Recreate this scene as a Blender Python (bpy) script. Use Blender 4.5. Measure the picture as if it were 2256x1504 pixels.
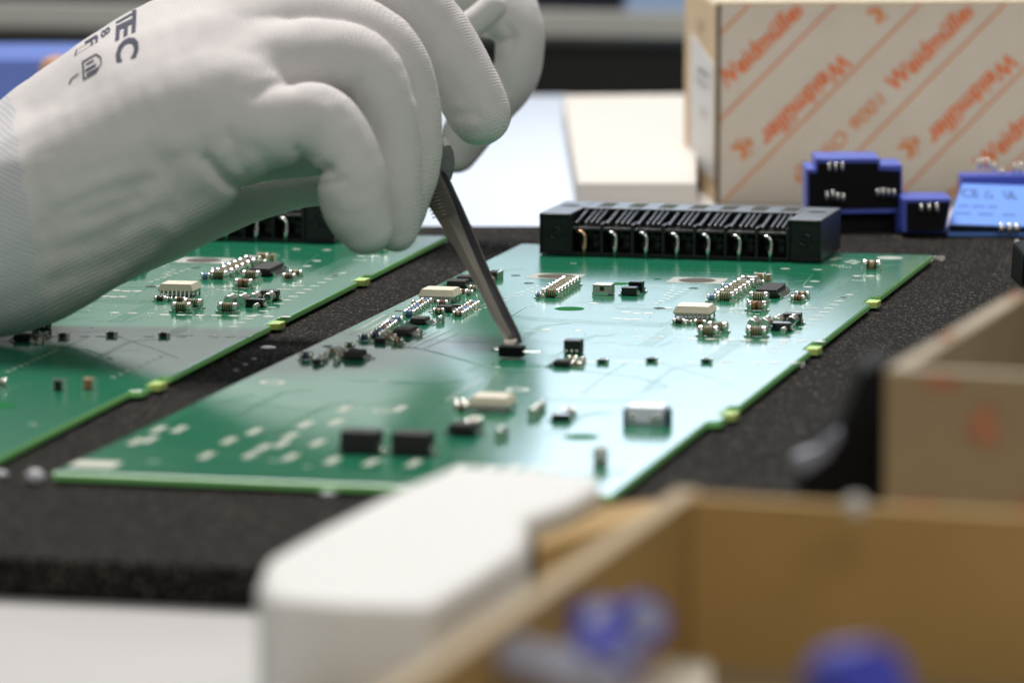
import bpy, math, random
import numpy as np
from mathutils import Vector, Matrix
from mathutils.bvhtree import BVHTree

for _o in list(bpy.data.objects):
    bpy.data.objects.remove(_o)
SC = bpy.context.scene
COL = SC.collection
random.seed(7)

# ------------------------------------------------------------------ camera, world, lights
F = 10420.0                      # focal length in photo pixels (photo 2256 x 1504)
BT = 0.0026                      # height of the circuit board's top above the mat
HC = 0.172 + BT                  # camera height above the mat
PITCH = math.atan(1428 / F)
cam_d = bpy.data.cameras.new('camera')
cam_d.sensor_width = 36.0
cam_d.lens = F / 2256 * 36.0
cam_d.clip_start = 0.05
cam_d.clip_end = 60
cam_d.dof.use_dof = True
cam_d.dof.focus_distance = 1.345
cam_d.dof.aperture_fstop = 15.0
cam = bpy.data.objects.new('camera', cam_d)
COL.objects.link(cam)
cam.location = (0, 0, HC)
cam.rotation_euler = (math.pi / 2 - PITCH, 0, 0)
SC.camera = cam

W = bpy.data.worlds.new('World')
SC.world = W
W.use_nodes = True
bg = W.node_tree.nodes['Background']
bg.inputs[0].default_value = (0.88, 0.92, 0.90, 1)
bg.inputs[1].default_value = 0.19
SC.view_settings.view_transform = 'Standard'
SC.view_settings.look = 'None'
SC.view_settings.exposure = 0.0
SC.view_settings.gamma = 1.0

def area(name, loc, target, sx, sy, power, col):
    l = bpy.data.lights.new(name, 'AREA')
    l.shape = 'RECTANGLE'; l.size = sx; l.size_y = sy; l.energy = power; l.color = col
    o = bpy.data.objects.new(name, l); COL.objects.link(o)
    o.location = loc
    o.rotation_euler = (Vector(target) - Vector(loc)).to_track_quat('-Z', 'Y').to_euler()
    return o
area('ceiling_lamp', (-0.15, 2.10, 1.55), (0, 1.22, 0), 0.75, 0.50, 41.0, (1.0, 0.955, 0.93))
area('window_light', (0.140, 5.0, 0.95), (0.155, 1.2, 0.0), 0.46, 0.80, 5.1, (0.71, 0.84, 1.0))
area('camera_side_fill', (0.5, -1.0, 1.7), (0, 1.2, 0), 1.4, 1.0, 20.5, (1.0, 0.96, 0.94))  # added soft fill behind the camera, brightens the glove's near side
area('reflection_fill', (-0.27, 5.0, 0.68), (-0.1, 1.2, 0.0), 0.42, 0.28, 0.50, (0.95, 1.0, 0.97))  # added dim panel that gives the boards a pale band to reflect

# ------------------------------------------------------------------ pixel helpers
CP, SP = math.cos(PITCH), math.sin(PITCH)
CAM = Vector((0, 0, HC))
def ray(px, py):
    a = (px - 1128) / F; b = -(py - 752) / F
    return Vector((a, CP + SP * b, -SP + CP * b))
def at(px, py, z=0.0):
    d = ray(px, py)
    return CAM + d * ((z - HC) / d.z)
def P3(px, py, Y):
    return CAM + ray(px, py) * Y

# ------------------------------------------------------------------ materials
def new_mat(name):
    m = bpy.data.materials.new(name); m.use_nodes = True
    nt = m.node_tree
    return m, nt, nt.nodes['Principled BSDF']
def mat(name, col, rough=0.5, metal=0.0, spec=0.5, noise=0.0, nscale=300.0, bump=0.0, bscale=None, coat=0.0, sss=0.0):
    m, nt, p = new_mat(name)
    N, L = nt.nodes, nt.links
    c = (*col, 1.0)
    p.inputs['Base Color'].default_value = c
    p.inputs['Roughness'].default_value = rough
    p.inputs['Metallic'].default_value = metal
    p.inputs['Specular IOR Level'].default_value = spec
    if coat: p.inputs['Coat Weight'].default_value = coat; p.inputs['Coat Roughness'].default_value = 0.1
    if sss:
        p.inputs['Subsurface Weight'].default_value = sss
        p.inputs['Subsurface Scale'].default_value = 0.003
    tc = N.new('ShaderNodeTexCoord')
    if noise:
        n = N.new('ShaderNodeTexNoise'); n.inputs['Scale'].default_value = nscale; n.inputs['Detail'].default_value = 5
        L.new(tc.outputs['Object'], n.inputs['Vector'])
        mx = N.new('ShaderNodeMix'); mx.data_type = 'RGBA'
        mx.inputs[6].default_value = tuple(x * (1 - noise) for x in col) + (1,)
        mx.inputs[7].default_value = tuple(min(1, x * (1 + noise)) for x in col) + (1,)
        L.new(n.outputs['Fac'], mx.inputs[0]); L.new(mx.outputs[2], p.inputs['Base Color'])
    if bump:
        n = N.new('ShaderNodeTexNoise'); n.inputs['Scale'].default_value = bscale or nscale; n.inputs['Detail'].default_value = 6
        L.new(tc.outputs['Object'], n.inputs['Vector'])
        b = N.new('ShaderNodeBump'); b.inputs['Strength'].default_value = bump; b.inputs['Distance'].default_value = 0.001
        L.new(n.outputs['Fac'], b.inputs['Height']); L.new(b.outputs['Normal'], p.inputs['Normal'])
    return m

M = {}
M['table'] = mat('white_laminate', (0.70, 0.685, 0.665), 0.28, noise=0.03, nscale=30, bump=0.05, bscale=400)
M['silver'] = mat('tinned_metal', (0.78, 0.77, 0.74), 0.22, 1.0)
M['solder'] = mat('solder_finish', (0.66, 0.65, 0.57), 0.4, 0.35)
M['cap'] = mat('bright_end_cap', (0.86, 0.84, 0.78), 0.2, 1.0)
M['black'] = mat('black_moulding', (0.012, 0.012, 0.013), 0.42, noise=0.3, nscale=2000)
M['black_matt'] = mat('black_matt_moulding', (0.016, 0.015, 0.015), 0.7, noise=0.2, nscale=3000, bump=0.15, bscale=6000)
M['black_gloss'] = mat('black_glossy_moulding', (0.008, 0.009, 0.012), 0.12)
M['conn'] = mat('black_nylon', (0.006, 0.006, 0.0065), 0.33, noise=0.3, nscale=900, bump=0.08, bscale=3000)
M['ivory'] = mat('ivory_plastic', (0.80, 0.73, 0.56), 0.45, noise=0.04, nscale=500)
M['brown_c'] = mat('brown_ceramic', (0.30, 0.17, 0.07), 0.35, noise=0.2, nscale=1500)
M['tan_c'] = mat('tan_ceramic', (0.42, 0.30, 0.16), 0.35, noise=0.15, nscale=1500)
M['blue_c'] = mat('blue_lacquer', (0.10, 0.22, 0.42), 0.3)
M['navy_c'] = mat('navy_lacquer', (0.02, 0.04, 0.09), 0.25)
M['cream_c'] = mat('cream_lacquer', (0.40, 0.38, 0.22), 0.3)
M['band_g'] = mat('green_band', (0.04, 0.09, 0.03), 0.35)
M['band_r'] = mat('red_band', (0.20, 0.075, 0.03), 0.35)
M['band_k'] = mat('dark_band', (0.05, 0.035, 0.02), 0.35)
M['glass'] = mat('grey_glass_body', (0.33, 0.30, 0.26), 0.15, spec=0.7)
M['grey_c'] = mat('grey_plated_shell', (0.52, 0.48, 0.44), 0.3, 0.7)
M['hole'] = mat('hole_brown', (0.045, 0.030, 0.014), 0.7)
M['hole_dark'] = mat('hole_dark', (0.03, 0.035, 0.02), 0.8)
M['ring'] = mat('plated_ring', (0.40, 0.42, 0.37), 0.6)
M['matt_green'] = mat('bare_green', (0.015, 0.16, 0.045), 0.9, spec=0.05)
M['wedge'] = mat('matt_black_rubber', (0.004, 0.004, 0.0045), 0.7, spec=0.15)
M['track'] = mat('mask_over_copper', (0.035, 0.20, 0.10), 0.30, spec=0.35)
M['legend'] = mat('white_legend', (0.55, 0.62, 0.55), 0.5)
M['edge'] = mat('bare_laminate_edge', (0.30, 0.80, 0.26), 0.5, sss=0.3)
M['tab'] = mat('bare_laminate_tab', (0.46, 0.66, 0.18), 0.5, sss=0.3)
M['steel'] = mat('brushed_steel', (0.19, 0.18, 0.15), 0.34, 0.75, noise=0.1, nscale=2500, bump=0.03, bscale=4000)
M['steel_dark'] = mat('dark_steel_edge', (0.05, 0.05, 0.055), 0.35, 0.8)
M['card_w'] = mat('white_lined_card', (0.62, 0.56, 0.46), 0.75, noise=0.10, nscale=45, bump=0.1, bscale=500)
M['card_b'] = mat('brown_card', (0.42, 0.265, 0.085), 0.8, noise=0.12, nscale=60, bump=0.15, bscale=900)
M['card_tan'] = mat('tan_card', (0.66, 0.50, 0.31), 0.75, noise=0.10, nscale=70, bump=0.1, bscale=600)
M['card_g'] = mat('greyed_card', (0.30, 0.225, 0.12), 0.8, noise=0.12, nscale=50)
M['card_edge'] = mat('card_cut_edge', (0.50, 0.39, 0.24), 0.85, noise=0.15, nscale=800)
M['orange'] = mat('orange_ink', (0.80, 0.16, 0.015), 0.6, noise=0.15, nscale=250)
M['orange_l'] = mat('faded_orange_ink', (0.72, 0.24, 0.06), 0.65, noise=0.15, nscale=250)
M['paper'] = mat('white_label_paper', (0.74, 0.74, 0.73), 0.6, noise=0.04, nscale=300)
M['cream'] = mat('cream_board', (0.62, 0.585, 0.525), 0.6, noise=0.03, nscale=40)
M['sheet'] = mat('coated_white_sheet', (0.50, 0.55, 0.63), 0.3, noise=0.02, nscale=40)
M['foam_w'] = mat('white_foam_plastic', (0.70, 0.705, 0.67), 0.55, noise=0.03, nscale=90, bump=0.3, bscale=120, sss=0.2)
M['blue'] = mat('blue_housing', (0.05, 0.09, 0.50), 0.4, noise=0.06, nscale=500)
M['blue_l'] = mat('light_blue_lid', (0.15, 0.33, 0.90), 0.42, noise=0.05, nscale=300)
M['ink'] = mat('dark_blue_ink', (0.02, 0.05, 0.15), 0.6)
M['ink_l'] = mat('faint_blue_ink', (0.07, 0.16, 0.45), 0.6)
M['cap_blue'] = mat('blue_sleeve', (0.05, 0.06, 0.46), 0.5)
M['alu'] = mat('aluminium_can', (0.48, 0.48, 0.56), 0.4, 0.5)
M['bin'] = mat('blue_bin_plastic', (0.10, 0.17, 0.50), 0.45, noise=0.08, nscale=20)
M['rail'] = mat('grey_rail', (0.33, 0.33, 0.30), 0.5, noise=0.05, nscale=20)
M['dark'] = mat('dark_cabinet', (0.020, 0.019, 0.015), 0.6, noise=0.3, nscale=12)
M['navy'] = mat('navy_panel', (0.008, 0.010, 0.026), 0.6, noise=0.2, nscale=12)
M['paleblue'] = mat('pale_blue_plastic', (0.30, 0.42, 0.62), 0.5)
M['tan'] = mat('tan_plastic', (0.50, 0.27, 0.13), 0.6)
M['crumb'] = mat('white_scrap', (0.70, 0.70, 0.74), 0.5)
M['print'] = mat('dark_glove_print', (0.045, 0.05, 0.085), 0.8, noise=0.3, nscale=1500)

def mat_pcb():
    m, nt, p = new_mat('green_solder_mask'); N, L = nt.nodes, nt.links
    tc = N.new('ShaderNodeTexCoord')
    n = N.new('ShaderNodeTexNoise'); n.inputs['Scale'].default_value = 25; n.inputs['Detail'].default_value = 3
    L.new(tc.outputs['Object'], n.inputs['Vector'])
    mx = N.new('ShaderNodeMix'); mx.data_type = 'RGBA'
    mx.inputs[6].default_value = (0.010, 0.155, 0.082, 1); mx.inputs[7].default_value = (0.015, 0.200, 0.102, 1)
    L.new(n.outputs['Fac'], mx.inputs[0]); L.new(mx.outputs[2], p.inputs['Base Color'])
    p.inputs['Roughness'].default_value = 0.17
    p.inputs['Specular IOR Level'].default_value = 0.5
    n2 = N.new('ShaderNodeTexNoise'); n2.inputs['Scale'].default_value = 60; n2.inputs['Detail'].default_value = 4
    L.new(tc.outputs['Object'], n2.inputs['Vector'])
    b = N.new('ShaderNodeBump'); b.inputs['Strength'].default_value = 0.12; b.inputs['Distance'].default_value = 0.0002
    L.new(n2.outputs['Fac'], b.inputs['Height']); L.new(b.outputs['Normal'], p.inputs['Normal'])
    return m
M['pcb'] = mat_pcb()

def mat_foam():
    m, nt, p = new_mat('black_conductive_foam'); N, L = nt.nodes, nt.links
    tc = N.new('ShaderNodeTexCoord')
    v = N.new('ShaderNodeTexVoronoi'); v.inputs['Scale'].default_value = 2300
    L.new(tc.outputs['Object'], v.inputs['Vector'])
    sep = N.new('ShaderNodeSeparateColor'); L.new(v.outputs['Color'], sep.inputs[0])
    r = N.new('ShaderNodeValToRGB')
    e = r.color_ramp.elements
    e[0].position = 0.0; e[0].color = (0.003, 0.0028, 0.0027, 1)
    e[1].position = 1.0; e[1].color = (0.27, 0.235, 0.185, 1)
    a = e.new(0.70); a.color = (0.0085, 0.0078, 0.0075, 1)
    a = e.new(0.92); a.color = (0.024, 0.021, 0.019, 1)
    L.new(sep.outputs[0], r.inputs[0]); L.new(r.outputs[0], p.inputs['Base Color'])
    p.inputs['Roughness'].default_value = 0.85
    p.inputs['Specular IOR Level'].default_value = 0.12
    n = N.new('ShaderNodeTexNoise'); n.inputs['Scale'].default_value = 900; n.inputs['Detail'].default_value = 4
    L.new(tc.outputs['Object'], n.inputs['Vector'])
    b = N.new('ShaderNodeBump'); b.inputs['Strength'].default_value = 0.9; b.inputs['Distance'].default_value = 0.0015
    L.new(n.outputs['Fac'], b.inputs['Height']); L.new(b.outputs['Normal'], p.inputs['Normal'])
    return m
M['mat'] = mat_foam()

def mat_glove(cuff=False):
    m, nt, p = new_mat('ribbed_cuff_knit' if cuff else 'white_knit'); N, L = nt.nodes, nt.links
    tc = N.new('ShaderNodeTexCoord')
    mp = N.new('ShaderNodeMapping'); L.new(tc.outputs['Object'], mp.inputs['Vector'])
    mp.inputs['Rotation'].default_value = (0.25, math.radians(25), 0.5)
    w1 = N.new('ShaderNodeTexWave'); w1.wave_type = 'BANDS'; w1.bands_direction = 'X'
    w2 = N.new('ShaderNodeTexWave'); w2.wave_type = 'BANDS'; w2.bands_direction = 'Z'
    for w, s in ((w1, 430), (w2, 360)):
        w.inputs['Scale'].default_value = s; w.inputs['Distortion'].default_value = 1.2
        w.inputs['Detail'].default_value = 2; w.inputs['Detail Scale'].default_value = 2.0
        L.new(mp.outputs[0], w.inputs['Vector'])
    mul = N.new('ShaderNodeMath'); mul.operation = 'MULTIPLY'
    L.new(w1.outputs['Fac'], mul.inputs[0]); L.new(w2.outputs['Fac'], mul.inputs[1])
    n = N.new('ShaderNodeTexNoise'); n.inputs['Scale'].default_value = 90; n.inputs['Detail'].default_value = 6
    L.new(tc.outputs['Object'], n.inputs['Vector'])
    add = N.new('ShaderNodeMath'); add.operation = 'ADD'
    L.new(mul.outputs[0], add.inputs[0])
    nm = N.new('ShaderNodeMath'); nm.operation = 'MULTIPLY'; nm.inputs[1].default_value = 1.6
    L.new(n.outputs['Fac'], nm.inputs[0]); L.new(nm.outputs[0], add.inputs[1])
    b = N.new('ShaderNodeBump'); b.inputs['Strength'].default_value = 0.5; b.inputs['Distance'].default_value = 0.0003
    L.new(add.outputs[0], b.inputs['Height'])
    L.new(b.outputs['Normal'], p.inputs['Normal'])
    mx = N.new('ShaderNodeMix'); mx.data_type = 'RGBA'
    if cuff:
        w3 = N.new('ShaderNodeTexWave'); w3.wave_type = 'BANDS'; w3.bands_direction = 'Z'
        mp3 = N.new('ShaderNodeMapping'); L.new(tc.outputs['Object'], mp3.inputs['Vector'])
        mp3.inputs['Rotation'].default_value = (0, math.radians(-22), 0)
        w3.inputs['Scale'].default_value = 250; w3.inputs['Distortion'].default_value = 2.5
        L.new(mp3.outputs[0], w3.inputs['Vector'])
        L.new(w3.outputs['Fac'], mx.inputs[0])
        mx.inputs[6].default_value = (0.53, 0.54, 0.58, 1); mx.inputs[7].default_value = (0.69, 0.67, 0.66, 1)
        b.inputs['Strength'].default_value = 0.4
    else:
        n4 = N.new('ShaderNodeTexNoise'); n4.inputs['Scale'].default_value = 38; n4.inputs['Detail'].default_value = 7
        L.new(tc.outputs['Object'], n4.inputs['Vector'])
        L.new(n4.outputs['Fac'], mx.inputs[0])
        mx.inputs[6].default_value = (0.60, 0.575, 0.565, 1); mx.inputs[7].default_value = (0.77, 0.735, 0.72, 1)
    L.new(mx.outputs[2], p.inputs['Base Color'])
    p.inputs['Roughness'].default_value = 0.9
    p.inputs['Specular IOR Level'].default_value = 0.15
    p.inputs['Sheen Weight'].default_value = 0.15
    return m
M['glove'] = mat_glove()
M['pad'] = mat('dark_grey_fingertip', (0.16, 0.165, 0.16), 0.8, noise=0.35, nscale=900, bump=0.6, bscale=1500)  # darker grey than the glove, for the thumb tip
M['cuff'] = mat_glove(True)

# ------------------------------------------------------------------ mesh helpers
class MB:
    def __init__(s): s.v = []; s.f = []; s.m = []; s.sm = []
    def add(s, vs, fs, mi=0, smooth=False):
        b = len(s.v); s.v += [tuple(x) for x in vs]
        for f in fs: s.f.append([b + i for i in f]); s.m.append(mi); s.sm.append(smooth)
        return s
    def box(s, x0, x1, y0, y1, z0, z1, mi=0):
        vs = [(x, y, z) for z in (z0, z1) for (x, y) in ((x0, y0), (x1, y0), (x1, y1), (x0, y1))]
        return s.add(vs, [(3, 2, 1, 0), (4, 5, 6, 7), (0, 1, 5, 4), (1, 2, 6, 5), (2, 3, 7, 6), (3, 0, 4, 7)], mi)
    def hexa(s, bot, top, mi=0):
        return s.add(list(bot) + list(top), [(3, 2, 1, 0), (4, 5, 6, 7), (0, 1, 5, 4), (1, 2, 6, 5), (2, 3, 7, 6), (3, 0, 4, 7)], mi)
    def prism(s, poly, off, mi=0):
        n = len(poly); off = Vector(off)
        a = [Vector(p) for p in poly]; b = [p + off for p in a]
        return s.add(a + b, [tuple(range(n)), tuple(range(2 * n - 1, n - 1, -1))] +
                     [(i, i + n, (i + 1) % n + n, (i + 1) % n) for i in range(n)], mi)
    def disc(s, x, y, z, rx, ry, mi=0, n=20, rot=0.0):
        c, d = math.cos(rot), math.sin(rot)
        vs = []
        for i in range(n):
            a = 2 * math.pi * i / n; u, v = rx * math.cos(a), ry * math.sin(a)
            vs.append((x + u * c - v * d, y + u * d + v * c, z))
        return s.add(vs, [tuple(range(n))], mi)
    def ring(s, x, y, z, r0, r1, mi=0, n=28):
        vs = []
        for r in (r0, r1):
            for i in range(n):
                a = 2 * math.pi * i / n; vs.append((x + r * math.cos(a), y + r * math.sin(a), z))
        return s.add(vs, [(i, (i + 1) % n, n + (i + 1) % n, n + i) for i in range(n)], mi)
    def quad(s, x0, x1, y0, y1, z, mi=0):
        return s.add([(x0, y0, z), (x1, y0, z), (x1, y1, z), (x0, y1, z)], [(0, 1, 2, 3)], mi)
    def tube(s, pts, rads, mi=0, n=12, caps=True, smooth=True):
        pts = [Vector(p) for p in pts]
        if not isinstance(rads, (list, tuple)): rads = [rads] * len(pts)
        rings = []; prev = None
        for i, p in enumerate(pts):
            t = (pts[min(i + 1, len(pts) - 1)] - pts[max(i - 1, 0)]).normalized()
            if prev is None:
                a = Vector((0, 0, 1)) if abs(t.z) < 0.9 else Vector((1, 0, 0))
                u = t.cross(a).normalized()
            else:
                u = (prev - t * prev.dot(t)).normalized()
            prev = u; w = t.cross(u)
            rings.append([p + (u * math.cos(2 * math.pi * k / n) + w * math.sin(2 * math.pi * k / n)) * rads[i] for k in range(n)])
        vs = [v for r in rings for v in r]; fs = []
        for i in range(len(pts) - 1):
            for k in range(n):
                fs.append((i * n + k, i * n + (k + 1) % n, (i + 1) * n + (k + 1) % n, (i + 1) * n + k))
        s.add(vs, fs, mi, smooth)
        if caps:
            b = len(s.v) - len(vs)
            s.f.append([b + k for k in range(n)][::-1]); s.m.append(mi); s.sm.append(False)
            s.f.append([b + (len(pts) - 1) * n + k for k in range(n)]); s.m.append(mi); s.sm.append(False)
        return s
    def ball(s, c, r, mi=0, n=12, k=8, sc=(1, 1, 1)):
        vs = []; fs = []
        for i in range(1, k):
            th = math.pi * i / k
            for j in range(n):
                ph = 2 * math.pi * j / n
                vs.append((c[0] + r * sc[0] * math.sin(th) * math.cos(ph), c[1] + r * sc[1] * math.sin(th) * math.sin(ph), c[2] + r * sc[2] * math.cos(th)))
        for i in range(k - 2):
            for j in range(n):
                fs.append((i * n + j, (i + 1) * n + j, (i + 1) * n + (j + 1) % n, i * n + (j + 1) % n))
        t = len(vs); vs.append((c[0], c[1], c[2] + r * sc[2])); vs.append((c[0], c[1], c[2] - r * sc[2]))
        for j in range(n):
            fs.append((t, j, (j + 1) % n)); fs.append((t + 1, (k - 2) * n + (j + 1) % n, (k - 2) * n + j))
        return s.add(vs, fs, mi, True)
    def mesh(s, name, mats):
        me = bpy.data.meshes.new(name)
        me.from_pydata(s.v, [], s.f)
        for m in (mats if isinstance(mats, (list, tuple)) else [mats]): me.materials.append(m)
        me.polygons.foreach_set('material_index', s.m)
        me.polygons.foreach_set('use_smooth', s.sm)
        me.update()
        return me

def link(name, me, parent=None, loc=(0, 0, 0), rotz=0.0, bevel=0.0, seg=2):
    o = bpy.data.objects.new(name, me); COL.objects.link(o)
    o.parent = parent; o.location = loc; o.rotation_euler = (0, 0, rotz)
    if bevel:
        b = o.modifiers.new('bevel', 'BEVEL'); b.width = bevel; b.segments = seg; b.limit_method = 'ANGLE'
        b.angle_limit = math.radians(35)
    return o
def obj(name, mb, mats, parent=None, **k):
    return link(name, mb.mesh(name, mats), parent, **k)
def tag(o, label=None, cat=None, group=None, kind=None):
    if label: o['label'] = label
    if cat: o['category'] = cat
    if group: o['group'] = group
    if kind: o['kind'] = kind
    return o
def empty(name, loc=(0, 0, 0), rotz=0.0):
    o = bpy.data.objects.new(name, None); COL.objects.link(o)
    o.location = loc; o.rotation_euler = (0, 0, rotz); o.empty_display_size = 0.01
    return o
def text_polys(txt, size=1.0, offset=0.0, shear=0.0, res=3):
    """text as 2D verts + faces, left-bottom at the origin, cap height ~0.7*size"""
    c = bpy.data.curves.new('t', 'FONT'); c.body = txt; c.size = size; c.offset = offset; c.shear = shear
    c.resolution_u = res
    o = bpy.data.objects.new('t', c); COL.objects.link(o)
    dg = bpy.context.evaluated_depsgraph_get()
    me = bpy.data.meshes.new_from_object(o.evaluated_get(dg))
    vs = [(v.co.x, v.co.y) for v in me.vertices]; fs = [tuple(p.vertices) for p in me.polygons]
    bpy.data.objects.remove(o); bpy.data.curves.remove(c); bpy.data.meshes.remove(me)
    return vs, fs
def fit_text(txt, length, height, offset=0.0, shear=0.0):
    vs, fs = text_polys(txt, 1.0, offset, shear)
    xs = [v[0] for v in vs]; ys = [v[1] for v in vs]
    w = max(xs) - min(xs); h = 0.70
    return [((x - min(xs)) / w * length, y / h * height) for x, y in vs], fs

# ------------------------------------------------------------------ setting: table, mat, background
TZ = -0.0085
t = MB(); t.box(-0.9, 1.1, 0.35, 2.145, TZ - 0.025, TZ)
tag(obj('table', t, M['table'], bevel=0.002), 'white laminate worktop that everything lies on', 'table', kind='structure')

fl = at(-500, 1205); fr = at(2700, 1345); bl = at(-700, 497); br = at(3000, 499)
t = MB(); t.prism([fl, fr, br, bl], (0, 0, TZ + 0.0001))
tag(obj('foam_mat', t, M['mat'], bevel=0.0008), 'black speckled foam mat under the green circuit boards', 'mat')

# far background behind the table
t = MB(); a, b = P3(-700, 70, 2.6), P3(3000, 112, 2.6)
t.hexa([(a.x, 2.58, -0.30), (b.x, 2.58, -0.30), (b.x, 2.72, -0.30), (a.x, 2.72, -0.30)],
       [(a.x, 2.58, a.z), (b.x, 2.58, b.z), (b.x, 2.72, b.z), (a.x, 2.72, a.z)])
tag(obj('dark_cabinet', t, M['dark']), 'dark cabinet front out of focus behind the worktop', 'cabinet')
t = MB()
pl = [P3(-700, -6, 2.56), P3(3000, 58, 2.56), P3(3000, 110, 2.56), P3(-700, 50, 2.56)]
t.prism([pl[3], pl[2], pl[1], pl[0]], (0, 0.0196, 0))
tag(obj('metal_rail', t, M['rail'], bevel=0.001), 'long grey metal rail running across the blurred background', 'rail')
t = MB(); t.box(-0.9, 1.1, 2.76, 2.80, -0.35, 0.16)
tag(obj('navy_panel', t, M['navy']), 'very dark navy panel behind the grey rail at the top edge', 'panel')
t = MB(); pl = [P3(1368, 93, 2.60), P3(1560, 95.2, 2.60), P3(1560, -40, 2.60), P3(1385, -40, 2.60)]
t.prism(pl, (0, 0.04, 0))
tag(obj('storage_tray', t, M['paleblue'], bevel=0.004), 'pale blue tray behind the grey rail beside the printed carton', 'tray')
t = MB(); a = P3(-260, 128, 1.9); b = P3(330, 128, 1.9)
t.box(a.x, b.x, 1.9, 1.98, TZ, a.z)
tag(obj('storage_bin', t, M['bin'], bevel=0.002), 'blue plastic bin on the table behind the wrist', 'bin')
t = MB(); c = P3(126, 152, 1.80); t.ball((c.x, c.y, c.z), 0.0052, sc=(1.3, 1, 1.0)); t.tube([(c.x, c.y + 0.003, c.z), (c.x + 0.01, c.y + 0.01, TZ)], 0.005)
tag(obj('tan_plug', t, M['tan']), 'small tan plug peeking over the wrist in front of the blue bin', 'plug')

# sheets behind the mat
t = MB(); pl = [at(700, 512, TZ), at(1300, 508, TZ), at(1252, 216, TZ), at(700, 214, TZ)]
t.prism(pl, (0, 0, 0.0012))
tag(obj('coated_sheet', t, M['sheet']), 'glossy bluish white sheet lying behind the mat, left of the cream carton', 'sheet')
t = MB(); z1 = 0.0035
top = [at(1272, 402, z1), at(1535, 402, z1), at(1535, 207, z1), at(1240, 210, z1)]
t.hexa([Vector((p.x, p.y, TZ)) for p in top], top)
tag(obj('flat_carton', t, M['cream'], bevel=0.001), 'flat cream carton lying on the table left of the printed box', 'carton')

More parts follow.
